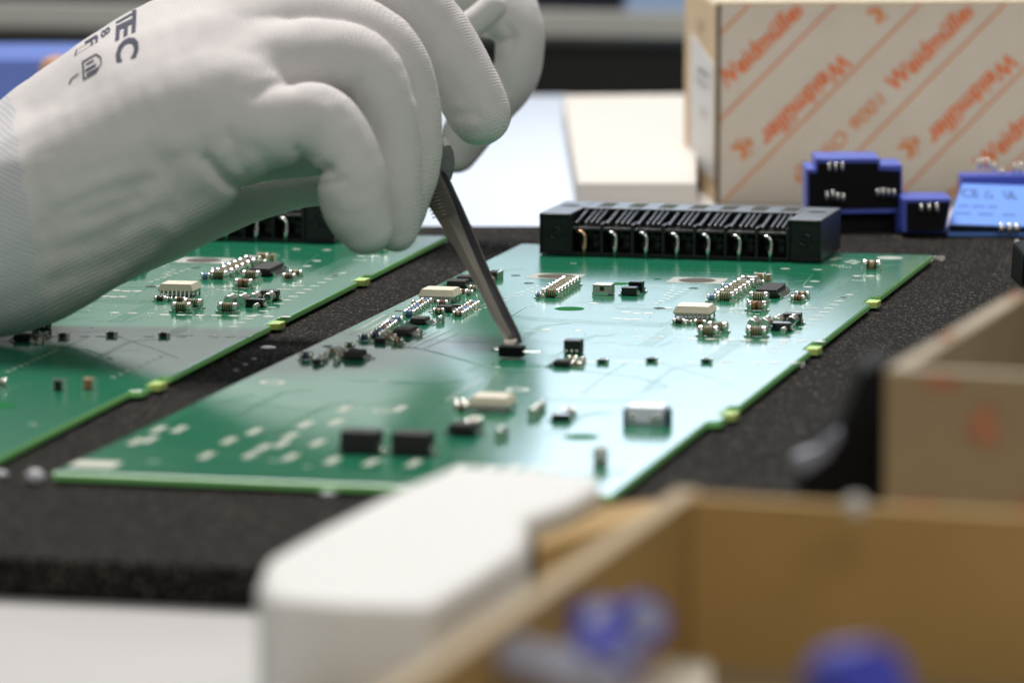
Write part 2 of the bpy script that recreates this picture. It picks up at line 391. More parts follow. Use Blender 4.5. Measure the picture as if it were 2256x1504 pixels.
# ------------------------------------------------------------------ printed carton
def printed_carton():
    o0 = at(1580, 452, TZ); yaw = math.radians(4)
    e = empty('printed_carton', (o0.x, o0.y, TZ), yaw)
    tag(e, 'off-white carton with diagonal orange lettering standing behind the boards', 'box')
    Wd, D, Hh = 0.22, 0.11, 0.0725
    t = MB(); t.box(0, Wd, 0, D, 0, Hh)
    t.box(0.0005, Wd - 0.0005, -0.0003, 0.03, Hh - 0.0007, Hh + 0.0004, 0)
    b = obj('carton_body', t, [M['card_w']], e, bevel=0.0009)
    # tan side skin and worn edge
    t = MB(); t.box(-0.0004, 0.0, 0.0012, D - 0.001, 0.0005, Hh - 0.0006, 0)
    t.box(-0.0006, 0.0007, -0.0005, 0.0014, 0, Hh, 1)
    t.box(-0.0002, Wd, -0.00045, 0.0012, Hh - 0.0003, Hh + 0.0008, 0)
    obj('side_panel', t, [M['card_tan'], M['hole']], e)
    t = MB(); t.hexa([(-0.0007, 0.008, 0.008), (-0.0003, 0.008, 0.008), (-0.0003, 0.085, 0.009), (-0.0007, 0.085, 0.009)],
                     [(-0.0007, 0.008, 0.050), (-0.0003, 0.008, 0.050), (-0.0003, 0.085, 0.056), (-0.0007, 0.085, 0.056)])
    for (y0, y1, z0, z1) in ((0.02, 0.06, 0.044, 0.0455), (0.02, 0.07, 0.040, 0.041), (0.03, 0.05, 0.028, 0.032)):
        t.box(-0.00085, -0.0007, y0, y1, z0, z1, 1)
    obj('side_label', t, [M['paper'], M['grey_c']], e)
    t = MB(); t.ball((-0.0005, 0.055, 0.062), 0.005, sc=(0.08, 2.4, 0.8))
    obj('side_mark', t, M['card_edge'], e)
    # printing on the front face, laid out in face millimetres (x right, z up)
    px = 1 / 6151.0
    def fx(x, y): return ((x - 1580) * px, (452 - y) * px)
    t = MB(); yy = -0.0004
    def strip(p, q, w, mi):
        p = Vector(p); q = Vector(q); d = (q - p).normalized(); nrm = Vector((-d.y, d.x)) * w / 2
        vs = [p + nrm, q + nrm, q - nrm, p - nrm]
        t.add([(v.x, yy, v.y) for v in vs], [(0, 1, 2, 3)], mi)
    k = -1
    for s in [1657 + 190.5 * i for i in range(0, 10)]:
        # line x + y = s clipped to the face
        x0, x1 = max(1582, s - 446), s - 10
        x1 = min(x1, 1580 + Wd / px)
        if x1 > x0: strip(fx(x0, s - x0), fx(x1, s - x1), 4.5 * px, 1)
    def put(txt, x, y, length, height, flip, mi, off=0.018):
        vs, fs = fit_text(txt, length * px, height * px, off, 0.18)
        a = math.radians(45 + (180 if flip else 0)); ca, sa = math.cos(a), math.sin(a)
        ox, oz = fx(x, y)
        pv = [(ox + u * ca - v * sa, yy - 0.00005, oz + u * sa + v * ca) for u, v in vs]
        keep = []
        for f in fs:
            if all(0.0003 < pv[i][0] < Wd - 0.0005 and 0.0005 < pv[i][2] < Hh - 0.0006 for i in f): keep.append(f)
        t.add(pv, keep, mi)
    def logo(x, y, flip):
        a = math.radians(45 + (180 if flip else 0)); ca, sa = math.cos(a), math.sin(a)
        ox, oz = fx(x, y)
        for poly in ([(-26, 0), (-12, -14), (-8, -9), (-14, 0), (-8, 9), (-12, 14)], [(-8, -3), (16, -22), (24, -14), (2, 2)],
                     [(-8, 3), (2, -2), (24, 14), (16, 22)], [(-4, 14), (6, 20), (-4, 26)], [(-4, -14), (-4, -26), (6, -20)]):
            pv = [(ox + (u * ca - v * sa) * px, yy - 0.0001, oz + (u * sa + v * ca) * px) for u, v in poly]
            if all(0.0003 < p[0] < Wd and 0.0005 < p[2] < Hh - 0.0006 for p in pv):
                t.add(pv, [tuple(range(len(poly)))], mi=1)
    Wm = 'Weidm\u00fcller'
    L = 260; Hg = 40
    for r in range(0, 5):                        # rows reading up to the right
        s = 1590 + 381 * r + 190; c = s - 22     # baseline line x+y
        for q in range(-3, 5):
            # repeat unit along the row: name, logo, ISO 9001
            u0 = 1597 + 190 * r * 2 + q * 480 + (0 if r == 0 else -0)
            x0 = u0 if r == 0 else u0
            if r == 0: bx, by = 1597 + q * 480, 200 - q * 480
            else: bx, by = 1978 + (r - 1) * 381 + q * 480 - (r - 1) * 180, 2046 + 381 * (r - 1) + 135 - 1978 - (r - 1) * 381 - q * 480 + (r - 1) * 180
            put(Wm, bx, by, L, Hg, False, 0)
            put('ISO 9001', bx - 158, by + 158, 195, 30, False, 1, 0.006)
            logo(bx - 205, by + 180, False)
    for r in range(0, 5):                        # rows reading down to the left
        for q in range(-3, 5):
            bx = 1862 + 373 * r + q * 300; by = 128 - q * 300 + 0 * r
            bx, by = bx - 0, by - 0
            put(Wm, bx - 10, by - 12, L, Hg, True, 0)
            logo(bx - 224, by + 196, True)
    obj('printing', t, [M['orange'], M['orange_l']], e)
printed_carton()

# ------------------------------------------------------------------ circuit boards
BR = at(2055, 562, BT); BLc = at(1148, 537, BT)
BYAW = math.atan2((BR - BLc).y, (BR - BLc).x)
BW, BLEN = 0.1307, 0.4535
_ic, _is = math.cos(BYAW), math.sin(BYAW)
def lc(px, py, z=0.0):
    """photo pixel on the main board's surface -> board coordinates (x across, y away, origin back right corner)"""
    p = at(px, py, BT + z) - BR
    return (p.x * _ic + p.y * _is, -p.x * _is + p.y * _ic)
MESH = {}
def proto(key, fn):
    if key not in MESH: MESH[key] = fn()
    return MESH[key]

def resistor_mesh(L, r, body, bands):
    def fn():
        t = MB(); h = L / 2; c = L * 0.25
        x0, x1 = -h + c * 0.8, h - c * 0.8
        t.tube([(x0, 0, r), (x1, 0, r)], r * 0.92, 0, 14)
        n = len(bands)
        for i, b in enumerate(bands):
            if b < 0: continue
            xa = x0 + (x1 - x0) * (i + 0.55) / n; w = (x1 - x0) / n * 0.33
            t.tube([(xa - w, 0, r), (xa + w, 0, r)], r * 0.94, b, 14)
        return t.mesh('resistor', [M[body], M['band_g'], M['band_r'], M['band_k']])
    return fn
def endcap_mesh(L, r):
    def fn():
        t = MB(); h = L / 2; c = L * 0.25
        xs = [h, h - 0.12 * c, h - 0.35 * c, h - 0.8 * c, h - c]
        t.tube([(x, 0, r) for x in xs], [r * .78, r * .94, r, r, r * 0.93], 0, 14)
        t.box(h - c, h + 0.0005, -r * 0.8, r * 0.8, 0.0, r * 0.35, 0)
        return t.mesh('end_cap', [M['cap']])
    return fn
RES = {'green': ('cream_c', [1, 2, 1, 1, 2]), 'brown': ('brown_c', [-1, 3, -1]), 'red': ('brown_c', [2, 3, 2]),
       'blue': ('blue_c', [-1]), 'navy': ('navy_c', [-1]), 'dark': ('band_k', [-1]), 'tanb': ('tan_c', [3, -1, 3]), 'glass': ('glass', [-1])}
def resistor(P, x, y, rot=0.0, kind='green', L=0.0057, r=0.00145):
    body, bands = RES[kind]
    o = link('resistor', proto(('res', kind, L, r), resistor_mesh(L, r, body, bands)), P, (x, y, 0), rot)
    me = proto(('cap', L, r), endcap_mesh(L, r))
    link('end_cap', me, o); link('end_cap', me, o, rotz=math.pi)
    return o
def block(P, name, x, y, w, d, h, m='black', rot=0.0, bevel=0.0002, z=0.0001):
    def fn():
        t = MB(); t.box(-w / 2, w / 2, -d / 2, d / 2, 0, h); return t.mesh(name, [M[m]])
    return link(name, proto(('blk', name, w, d, h, m), fn), P, (x, y, z), rot, bevel=bevel)
def pins(P, w, d, n, side, h, m='silver', pw=0.0004, out=0.0011):
    """n gull-wing leads along the -y (side 'y') or +x ('x') flank and its opposite, as sub-parts of P"""
    def fn():
        t = MB()
        t.box(-pw / 2, pw / 2, -0.0006, 0.0002, h * .45, h * .45 + 0.00025)
        t.hexa([(-pw / 2, -out, 0), (pw / 2, -out, 0), (pw / 2, -out * .45, 0), (-pw / 2, -out * .45, 0)],
               [(-pw / 2, -0.0007, h * .45 + .00025), (pw / 2, -0.0007, h * .45 + .00025), (pw / 2, -0.0003, h * .45 + .00025), (-pw / 2, -0.0003, h * .45 + .00025)])
        t.box(-pw / 2, pw / 2, -out - 0.0006, -out * .45, 0, 0.00025)
        return t.mesh('pin', [M[m]])
    me = proto(('pin', h, m, pw, out), fn)
    for i in range(n):
        if side == 'y':
            x = -w / 2 + w * (i + 0.5) / n
            link('pin', me, P, (x, -d / 2, 0)); link('pin', me, P, (x, d / 2, 0), math.pi)
        else:
            y = -d / 2 + d * (i + 0.5) / n
            link('pin', me, P, (w / 2, y, 0), math.pi / 2); link('pin', me, P, (-w / 2, y, 0), -math.pi / 2)
def chip(P, x, y, w, d, h, n, side, m='black_matt', rot=0.0, name='chip'):
    def fn():
        t = MB(); k = h * (0.22 if m == 'ivory' else 0.12); e = h * (0.22 if m == 'ivory' else 0.12)
        lo = [(-w / 2 + k, -d / 2 + k, e), (w / 2 - k, -d / 2 + k, e), (w / 2 - k, d / 2 - k, e), (-w / 2 + k, d / 2 - k, e)]
        md = [(-w / 2, -d / 2, h * .5), (w / 2, -d / 2, h * .5), (w / 2, d / 2, h * .5), (-w / 2, d / 2, h * .5)]
        hi = [(-w / 2 + k, -d / 2 + k, h), (w / 2 - k, -d / 2 + k, h), (w / 2 - k, d / 2 - k, h), (-w / 2 + k, d / 2 - k, h)]
        t.add(lo + md + hi, [(3, 2, 1, 0), (8, 9, 10, 11)] + [(i, (i + 1) % 4, 4 + (i + 1) % 4, 4 + i) for i in range(4)] + [(4 + i, 4 + (i + 1) % 4, 8 + (i + 1) % 4, 8 + i) for i in range(4)])
        return t.mesh(name, [M[m]])
    o = link(name, proto(('chip', name, w, d, h, m), fn), P, (x, y, 0), rot)
    pins(o, w * 0.94 if side == 'y' else w, d * 0.94 if side == 'x' else d, n, side, h, 'silver', *((0.0004, 0.0011) if side == 'y' else (0.0006, 0.0018)))
    return o
def capacitor(P, x, y, w, d, h, m='brown_c', rot=0.0):
    o = block(P, 'capacitor', x, y, w, d, h, m, rot)
    def fn():
        t = MB(); t.box(w / 2 - 0.15 * w, w / 2 + 0.0001, -d / 2 - 0.0001, d / 2 + 0.0001, -0.0001, h + 0.0001); return t.mesh('end_cap', [M['cap']])
    me = proto(('capend', w, d, h), fn)
    link('end_cap', me, o); link('end_cap', me, o, rotz=math.pi)
    return o
def diode(P, x, y, w, d, h, m='black', rot=0.0, term=True):
    o = block(P, 'diode', x, y, w, d, h, m, rot)
    if term:
        def fn():
            t = MB(); t.box(w / 2, w / 2 + 0.0004, -d * .3, d * .3, 0, h * .5); t.box(w / 2, w / 2 + 0.0010, -d * .3, d * .3, 0, 0.0004); return t.mesh('lead', [M['cap']])
        me = proto(('dl', w, d, h), fn)
        link('lead', me, o); link('lead', me, o, rotz=math.pi)
    return o

def resistor_bank(P, pa, pb, n, kind, L=0.0056, r=0.00135):
    (xa, ya), (xb, yb) = pa, pb
    for i in range(n):
        f = i / (n - 1)
        kk = kind if isinstance(kind, str) else kind[i % len(kind)]
        resistor(P, xa + (xb - xa) * f, ya + (yb - ya) * f, 0, kk, L, r)

def connector(P):
    xl, y0 = lc(1187, 562); xr, y0b = lc(1809, 578.5); _, y1 = lc(1854, 549)
    yf = (y0 + y0b) / 2; dep = y1 - yf; wid = xr - xl; H = 0.0130
    c = empty('connector', (xl, yf, 0)); c.parent = P
    ew = wid * 0.112; t = MB()
    x0, x1 = ew, wid - ew * 1.05
    n = 7; cw = (x1 - x0) / n
    t.box(x0, x1, dep * 0.50, dep, 0.0004, H)                       # rear body
    t.box(x0, x1, dep * 0.30, dep * 0.50, 0.0004, H * .72)
    for i in range(n + 1):
        x = x0 + cw * i
        t.box(x - 0.0005, x + 0.0005, 0.0003, dep * 0.5, 0.0004, H * 0.78)      # dividers
    t.box(x0, x1, 0.0, dep * .05, 0.0002, 0.0012)
    t.box(x0, x1, 0.0008, dep * .30, H * .60, H * .68)
    for i in range(n):
        for j, fx in enumerate((0.10, 0.40, 0.58, 0.76)):
            x = x0 + cw * (i + fx); w = 0.0009 if j else 0.0011
            t.add([(x, dep * .06, H * .74), (x + w, dep * .06, H * .74), (x + w, dep * .52, H * .66), (x, dep * .52, H * .66),
                   (x, dep * .06, H * .80), (x + w, dep * .06, H * .80), (x + w, dep * .52, H * .985), (x, dep * .52, H * .985)],
                  [(3, 2, 1, 0), (4, 5, 6, 7), (0, 1, 5, 4), (1, 2, 6, 5), (2, 3, 7, 6), (3, 0, 4, 7)])
        for fx, zz in ((0.30, 0.25), (0.72, 0.25), (0.72, 0.44), (0.3, 0.52)):
            x = x0 + cw * (i + fx)
            t.tube([(x, dep * 0.30, H * zz), (x, dep * 0.14, H * zz)], 0.0012, 0, 12)
        x = x0 + cw * (i + 0.62)
        t.tube([(x + .0016, dep * .31, H * .60), (x, dep * .06, H * .52)], 0.0007, 0, 8)
    obj('housing', t, M['conn'], c, bevel=0.0002)
    for (a, b) in ((0, ew), (x1, wid)):
        t = MB()
        t.box(a, b, 0.0012, dep, 0.0003, H)
        w = 0.0007
        t.box(a, a + w, 0, 0.0012, 0.0003, H - 0.0001); t.box(b - w, b, 0, 0.0012, 0.0003, H - 0.0001)
        t.box(a + w, b - w, 0, 0.0012, H - 0.001, H - 0.0001); t.box(a + w, b - w, 0, 0.0012, 0.0003, 0.0010)
        m = (a + b) / 2; zc = H * .52
        t.box(a + w, b - w, 0.0006, 0.0012, zc - 0.0006, zc + 0.0006)
        for k in range(16):
            a0, a1 = 2 * math.pi * k / 16, 2 * math.pi * (k + 1) / 16
            pv = [(m + r * math.cos(q), y, zc + r * math.sin(q)) for y in (0.0002, 0.0012) for (r, q) in ((0.0013, a0), (0.0021, a0), (0.0021, a1), (0.0013, a1))]
            t.add(pv, [(0, 1, 2, 3), (7, 6, 5, 4), (0, 3, 7, 4), (1, 5, 6, 2)])
        t.disc(m, 0.00115, 0, 0, 0, n=3)
        obj('flange', t, M['conn'], c, bevel=0.00025)
        t = MB(); t.ring(m, dep * 0.62, H + 0.00005, 0.0030, 0.0036, 0); t.disc(m, dep * .62, H + 0.00003, 0.0030, 0.0030, 1)
        obj('screw_hole', t, [M['conn'], M['hole_dark']], c)
    t = MB()
    for i in range(n):
        x = x0 + cw * (i + 0.35); t.quad(x, x + cw * .5, dep * .60, dep * .93, H + 0.00004)
    obj('slot_row', t, M['hole_dark'], c)
    for i in range(n):
        x = x0 + cw * (i + 0.49); t = MB(); zz = H * .56
        pts = [(x - 0.0030, 0.0010, zz + .0002), (x - 0.0018, -0.0004, zz + .0004), (x - .0007, -0.0006, zz + .0002), (x, -0.0006, zz - 0.0008), (x + .0001, -0.0006, zz - 0.0022), (x, -0.0006, H * .27), (x - .0002, -0.0006, H * .22), (x - .0003, -0.0006, H * .16), (x - .0003, -0.0006, 0.0)]
        t.tube(pts, [.0004, .00045, .0005, .0005, .0005, .0005, .00085, .0005, .00045], 0, 10)
        obj('pin', t, M['copper'] if i == 0 else M['silver'], c)
    return c
M['copper'] = mat('coppery_pin', (0.75, 0.45, 0.28), 0.3, 1.0)

def pattern(P):
    """solder pads, printed legend and copper tracks of the board, flat on its surface"""
    rnd = random.Random(3)
    z = 0.00004
    t = MB()
    for i in range(34):
        x0, y0 = rnd.uniform(-0.122, -0.010), rnd.uniform(-0.44, -0.03)
        for k in range(rnd.choice((2, 3, 4))):
            t.quad(x0 + k * 0.0011, x0 + k * 0.0011 + 0.0007, y0, y0 + 0.0013, z, 1)
    def pad(px, py, rx=0.0009, ry=0.0007, mi=0, rot=0.0):
        x, y = lc(px, py); t.disc(x, y, z, rx, ry, mi, 14, rot)
    def row(p, q, n, rx=0.0009, ry=0.0006, mi=0, skip=()):
        a, b = lc(*p), lc(*q)
        for i in range(n):
            if i in skip: continue
            f = i / (n - 1); t.disc(a[0] + (b[0] - a[0]) * f, a[1] + (b[1] - a[1]) * f, z, rx, ry, mi, 12)
    def rectpad(px, py, w, d, mi=0):
        x, y = lc(px, py); t.quad(x - w / 2, x + w / 2, y - d / 2, y + d / 2, z, mi)
    # edge rows
    row((1858, 655), (1700, 775), 15, 0.0016, 0.0008)
    row((1872, 649), (1858, 655), 2, 0.0012, 0.0009)
    row((1525, 746), (1806, 752), 8, 0.0016, 0.0013)
    row((1300, 797), (1745, 799), 13, 0.0016, 0.0012, 0, (1, 5, 9))
    row((1010, 692), (1185, 630), 16, 0.0006, 0.0007); row((1022, 694), (1193, 634), 16, 0.0006, 0.0007)
    row((770, 738), (846, 694), 17, 0.0006, 0.0007); row((786, 740), (868, 696), 17, 0.0006, 0.0007)
    for p in ((1380, 688), (1404, 690), (1428, 690), (1360, 702), (1382, 703), (1402, 703), (1202, 726), (1276, 728), (1408, 741), (1450, 742),
              (1308, 668), (1470, 678), (1730, 592), (1801, 594), (1795, 620), (1780, 632), (1888, 608), (1918, 608)): pad(*p, 0.0015, 0.0012)
    for p in ((1846, 569), (1836, 572), (1868, 577), (1878, 574), (1888, 577), (1881, 580)): pad(*p, 0.0011, 0.0011)
    rectpad(1785, 678, 0.0045, 0.0010); rectpad(1762, 687, 0.0045, 0.0010); rectpad(1778, 672, 0.0022, 0.0010)
    x, y = lc(1960, 568); t.disc(x, y, z, 0.0040, 0.0040, 2, 24)
    # small rows near the right hand block
    row((1446, 668), (1512, 638), 7, 0.0010, 0.0007); row((1620, 678), (1634, 680), 2); row((1610, 687), (1668, 692), 5, 0.0008, 0.0006)
    row((1468, 650), (1480, 640), 3)
    for i in range(26):
        pad(rnd.uniform(1230, 1700), rnd.uniform(700, 780), 0.0004, 0.0004)
    # diagonal legend rows and pads in the near half
    for (p, q, n) in (((985, 880), (1060, 835), 9), ((1250, 880), (1330, 830), 9), ((1500, 895), (1590, 840), 9), ((520, 815), (560, 790), 3)):
        row(p, q, n, 0.0008, 0.0006, 0)
    for (px, py) in ((455, 1003), (550, 1003), (640, 1006), (732, 1014), (818, 1018), (912, 1020), (350, 945), (395, 945), (640, 960), (672, 935), (700, 975), (620, 978), (580, 985),
                     (505, 970), (560, 950), (760, 900), (880, 900), (740, 930), (1010, 1030), (1075, 1032), (1130, 1030), (1175, 1033), (1220, 1034), (300, 972), (330, 968)):
        x, y = lc(px, py)
        for k in range(3):
            t.quad(x - 0.0012, x + 0.0012, y - 0.0045 + k * 0.0033, y - 0.0022 + k * 0.0033, z, 0)
    rectpad(210, 1022, 0.0105, 0.0085, 0)
    for (px, py, r) in ((1140, 858, 0.0030), (1420, 898, 0.0), (600, 842, 0.0032), (840, 905, 0.002)):
        if r: x, y = lc(px, py); t.ring(x, y, z, r * .62, r, 0)
    for i in range(10):
        x, y = lc(1255, 680)
    obj('solder_pads', t, [M['solder'], M['legend'], M['ring']], P)
    # copper tracks as thin strips under the mask
    t = MB(); z2 = 0.00002
    def track(pts, w=0.0004, mi=0):
        q = [Vector(lc(*p)) for p in pts]
        for a, b in zip(q, q[1:]):
            d = (b - a).normalized(); nn = Vector((-d.y, d.x)) * w / 2; e = d * w * .3
            vs = [a + nn - e, b + nn + e, b - nn + e, a - nn - e]
            t.add([(v.x, v.y, z2) for v in vs], [(3, 2, 1, 0)], mi)
    for k in range(3):
        track([(1125, 693 + k * 3), (1180, 700 + k * 3), (1300, 707 + k * 3), (1455, 714 + k * 3), (1490, 704 + k * 3)], 0.0005)
    track([(1125, 698), (1160, 676), (1300, 665), (1420, 672)]); track([(1290, 735), (1235, 778), (1190, 790)])
    track([(1318, 737), (1290, 750)]); track([(1190, 810), (1290, 818), (1400, 830), (1470, 850), (1390, 868)], 0.0008)
    track([(880, 760), (960, 776), (1090, 812), (1190, 816)], 0.0011); track([(905, 768), (1000, 725)]); track([(890, 766), (970, 728)]); track([(930, 770), (1010, 735)])
    track([(1200, 585), (1500, 590), (1720, 598), (1790, 605), (1770, 628)], 0.0005); track([(1890, 640), (1830, 665), (1815, 690)], 0.0006)
    track([(1560, 760), (1660, 762), (1700, 750)]); track([(1370, 760), (1450, 764), (1480, 752)]); track([(1380, 800), (1330, 830), (1280, 870)])
    track([(500, 885), (700, 905), (900, 880)], 0.0008); track([(300, 960), (420, 900), (560, 870)], 0.0008); track([(1430, 700), (1470, 650), (1520, 640)])
    track([(1110, 655), (1060, 672), (1010, 690)]); track([(1540, 600), (1650, 603)]); track([(1440, 795), (1560, 830), (1620, 850)])
    for k in range(8):
        track([(960 + 14 * k, 905 - k * 0.5), (1040 + 14 * k, 850 - k * .5)], 0.0003)
    for i in range(46):
        x0, y0 = rnd.uniform(-0.125, -0.006), rnd.uniform(-0.445, -0.02); n = rnd.choice((1, 2, 3, 5)); vert = rnd.random() < 0.55; ln = rnd.uniform(0.015, 0.06)
        for k in range(n):
            a = Vector((x0 + k * 0.0009, y0)) if vert else Vector((x0, y0 + k * 0.0016))
            b = a + (Vector((0, ln)) if vert else Vector((ln * .6, 0)))
            c = b + Vector((0.006, 0.006)) * (1 if vert else 1)
            if max(a.x, b.x, c.x) > -0.004 or max(a.y, b.y, c.y) > -0.008: continue
            for p, q in ((a, b), (b, c)):
                d = (q - p).normalized(); nn = Vector((-d.y, d.x)) * 0.00016
                vs = [p + nn, q + nn, q - nn, p - nn]
                t.add([(v.x, v.y, z2 - 0.000004) for v in vs], [(3, 2, 1, 0)], 0)
    obj('copper_tracks', t, [M['track']], P)
    # holes
    t = MB(); z3 = 0.00006
    def sq(px, py, w, d, r):
        x, y = lc(px, py)
        t.quad(x - w / 2, x + w / 2, y - d / 2, y + d / 2, z3, 0); t.disc(x, y, z3 + 0.00003, r, r, 1, 32)
        for k in range(28):                       # via stitching round the pad
            q = k / 28 * 4; s, f = int(q), q % 1
            u, v = [(f - .5, -.5), (.5, f - .5), (.5 - f, .5), (-.5, .5 - f)][s]
            t.disc(x + u * w * .92, y + v * d * .86, z3 + 0.00003, 0.00022, 0.00022, 2, 8)
    sq(1536, 618, 0.0165, 0.0135, 0.0055); sq(1225, 609, 0.0155, 0.0130, 0.0055)
    obj('mounting_pads', t, [M['ring'], M['hole'], M['legend']], P)
    t = MB()
    for (px, py, r, mi) in ((1255, 680, 0.0042, 1), (1453, 679, 0.0017, 0), (1165, 624, 0.0016, 0), (1136, 607, 0.0015, 0), (1528, 635, 0.0015, 0), (878, 685, 0.0013, 0), (722, 763, 0.0014, 0), (1280, 962, 0.0042, 1), (1365, 625, 0.003, 1), (1448, 615, .0013, 1)):
        x, y = lc(px, py); t.disc(x, y, z3, r, r, mi, 28)
    obj('drill_holes', t, [M['hole_dark'], M['matt_green']], P)

def outline():
    W_, L_ = BW, BLEN
    pts = [(-W_, 0), (0, 0)]
    tabs = [-0.112, -0.2115, -0.3295]
    for i, ty in enumerate(tabs):
        pts += [(0, ty + 0.0095), (-0.0022, ty + 0.0085), (-0.0022, ty - 0.007), (0.0, ty - 0.009)]
    pts += [(0, -0.345), (-0.0028, -0.3465), (-0.0028, -L_), (-W_, -L_)]
    return pts, tabs

def populate(P, main=True):
    R = lambda px, py, **k: resistor(P, *lc(px, py), **k)
    # right-hand group
    R(1561, 740); R(1581, 731); R(1667, 741); R(1668, 684, kind='brown'); R(1672, 664)
    R(1921, 593, kind='tanb')
    resistor(P, *lc(1758, 663), kind='red', L=0.0042, r=0.0009); resistor(P, *lc(1768, 655), kind='tanb', L=0.0042, r=0.0009)
    resistor_bank(P, lc(1598, 662), lc(1652, 627), 7, 'green')
    resistor_bank(P, lc(1569, 664), lc(1600, 640), 3, 'blue', 0.0026, 0.0011)
    chip(P, *lc(1698, 650), 0.0064, 0.0150, 0.0024, 8, 'x')
    chip(P, *lc(1706, 642), 0.0050, 0.010, 0.0020, 4, 'x')
    capacitor(P, *lc(1674, 622), 0.0030, 0.0024, 0.0026, 'brown_c'); capacitor(P, *lc(1657, 632), 0.0028, 0.0026, 0.0030, 'grey_c')
    block(P, 'diode', *lc(1638, 637), 0.0044, 0.003, 0.0026, 'black'); capacitor(P, *lc(1694, 618), 0.0012, 0.0030, 0.0018, 'brown_c')
    resistor(P, *lc(1675, 628), kind='glass', L=0.0026, r=0.0008)
    for (px, py) in ((1661, 722), (1688, 720), (1714, 717), (1747, 716)):
        resistor(P, *lc(px, py), rot=math.pi / 2, kind='glass', L=0.0058, r=0.00145)
    diode(P, *lc(1722, 728), 0.0050, 0.0032, 0.0022, 'black_gloss'); diode(P, *lc(1746, 712), 0.0050, 0.0034, 0.0028, 'black')
    resistor(P, *lc(1727, 733), rot=math.pi / 2, kind='glass', L=0.003, r=0.0008)
    chip(P, *lc(1531, 699), 0.0106, 0.0098, 0.0036, 8, 'y', 'ivory', name='white_chip')
    resistor(P, *lc(1496, 714), kind='dark', L=0.0036, r=0.0008); resistor(P, *lc(1542, 715), kind='red', L=0.0034, r=0.0007)
    resistor(P, *lc(1517, 714), kind='glass', L=0.0018, r=0.0006)
    # centre back
    resistor_bank(P, lc(1215, 655), lc(1257, 628), 7, 'green')
    resistor_bank(P, lc(1187, 656), lc(1216, 636), 2, 'blue', 0.0018, 0.0009)
    o = block(P, 'inductor', *lc(1330, 648), 0.0056, 0.0046, 0.0030, 'grey_c')
    def fn():
        t = MB(); t.box(-0.0027, 0.0020, -0.0034, -0.0023, 0, 0.0010); return t.mesh('terminal', [M['cap']])
    link('terminal', proto('indt', fn), o)
    def fn():
        t = MB(); t.box(-0.0006, 0.0006, -0.00245, -0.0022, 0.0012, 0.0024); return t.mesh('notch', [M['black']])
    link('notch', proto('indn', fn), o)
    diode(P, *lc(1388, 650), 0.0044, 0.0036, 0.0023, 'black'); diode(P, *lc(1402, 643), 0.0042, 0.0030, 0.0030, 'black_gloss')
    # left column
    chip(P, *lc(970, 662), 0.0106, 0.0098, 0.0036, 8, 'y', 'ivory', name='white_chip')
    chip(P, *lc(1010, 633), 0.0056, 0.0070, 0.0022, 4, 'x'); chip(P, *lc(1028, 622), 0.005, 0.006, 0.0020, 3, 'x')
    capacitor(P, *lc(1090, 614), 0.0038, 0.005, 0.0022, 'black_matt'); resistor(P, *lc(1083, 622), rot=math.pi / 2, kind='tanb', L=0.0040, r=0.0008)
    for (px, py, k) in ((1022, 648, 'red'), (1034, 650, 'glass'), (1044, 640, 'tanb'), (917, 673, 'glass')):
        resistor(P, *lc(px, py), kind=k, L=0.0026, r=0.0008)
    resistor_bank(P, lc(905, 693), lc(940, 668), 7, ['tanb', 'blue', 'blue', 'blue', 'red'], 0.0034, 0.0008)
    resistor_bank(P, lc(1010, 697), lc(1045, 674), 7, ['tanb', 'red', 'blue', 'blue'], 0.0034, 0.0008)
    resistor(P, *lc(975, 673), kind='red', L=0.0034, r=0.0008); resistor(P, *lc(967, 692), kind='tanb', L=0.0034, r=0.0009)
    chip(P, *lc(982, 686), 0.0042, 0.0050, 0.0017, 4, 'x'); diode(P, *lc(1012, 682), 0.003, 0.002, 0.0014)
    resistor(P, *lc(902, 698), kind='blue', L=0.0034, r=0.001); resistor(P, *lc(970, 711), rot=math.pi / 2, kind='blue', L=0.0030, r=0.001)
    chip(P, *lc(925, 713), 0.0045, 0.0058, 0.0018, 4, 'x')
    for (px, py, k) in ((876, 710, 'blue'), (864, 718, 'blue'), (862, 749, 'brown'), (876, 757, 'tanb'), (804, 750, 'navy')):
        resistor(P, *lc(px, py), kind=k, L=0.0032, r=0.0009)
    resistor_bank(P, lc(828, 745), lc(862, 720), 7, ['navy', 'navy', 'blue', 'red', 'tanb'], 0.0032, 0.0009)
    chip(P, *lc(893, 737), 0.0048, 0.0100, 0.0019, 8, 'x'); diode(P, *lc(838, 756), 0.0030, 0.0018, 0.0014); resistor(P, *lc(922, 738), rot=math.pi / 2, kind='glass', L=0.003, r=0.0009)
    resistor(P, *lc(853, 752), kind='red', L=0.003, r=0.0008)
    chip(P, *lc(783, 790), 0.0048, 0.0064, 0.0022, 4, 'x')
    resistor(P, *lc(675, 792), kind='navy', L=0.0034, r=0.0011); block(P, 'capacitor', *lc(697, 803), 0.0016, 0.002, 0.0014, 'black')
    for i, (px, py, k) in enumerate(((712, 794, 'glass'), (722, 786, 'navy'), (733, 779, 'brown'), (745, 775, 'tanb'), (757, 779, 'glass'), (742, 799, 'glass'), (771, 767, 'dark'), (708, 800, 'dark'), (752, 788, 'tanb'))):
        resistor(P, *lc(px, py), kind=k, L=0.0026, r=0.0008, rot=(i % 2) * math.pi / 2)
    # centre
    c = block(P, 'transistor', *lc(1264, 778), 0.0046, 0.0040, 0.0036, 'black')
    def fn():
        t = MB()
        for x in (-0.0014, 0.0, 0.0014): t.ball((x, -0.0026, 0.0008), 0.0005, 0)
        return t.mesh('lead', [M['cap']])
    link('lead', proto('trl', fn), c)
    chip(P, *lc(1240, 806), 0.0044, 0.0052, 0.0016, 3, 'x')
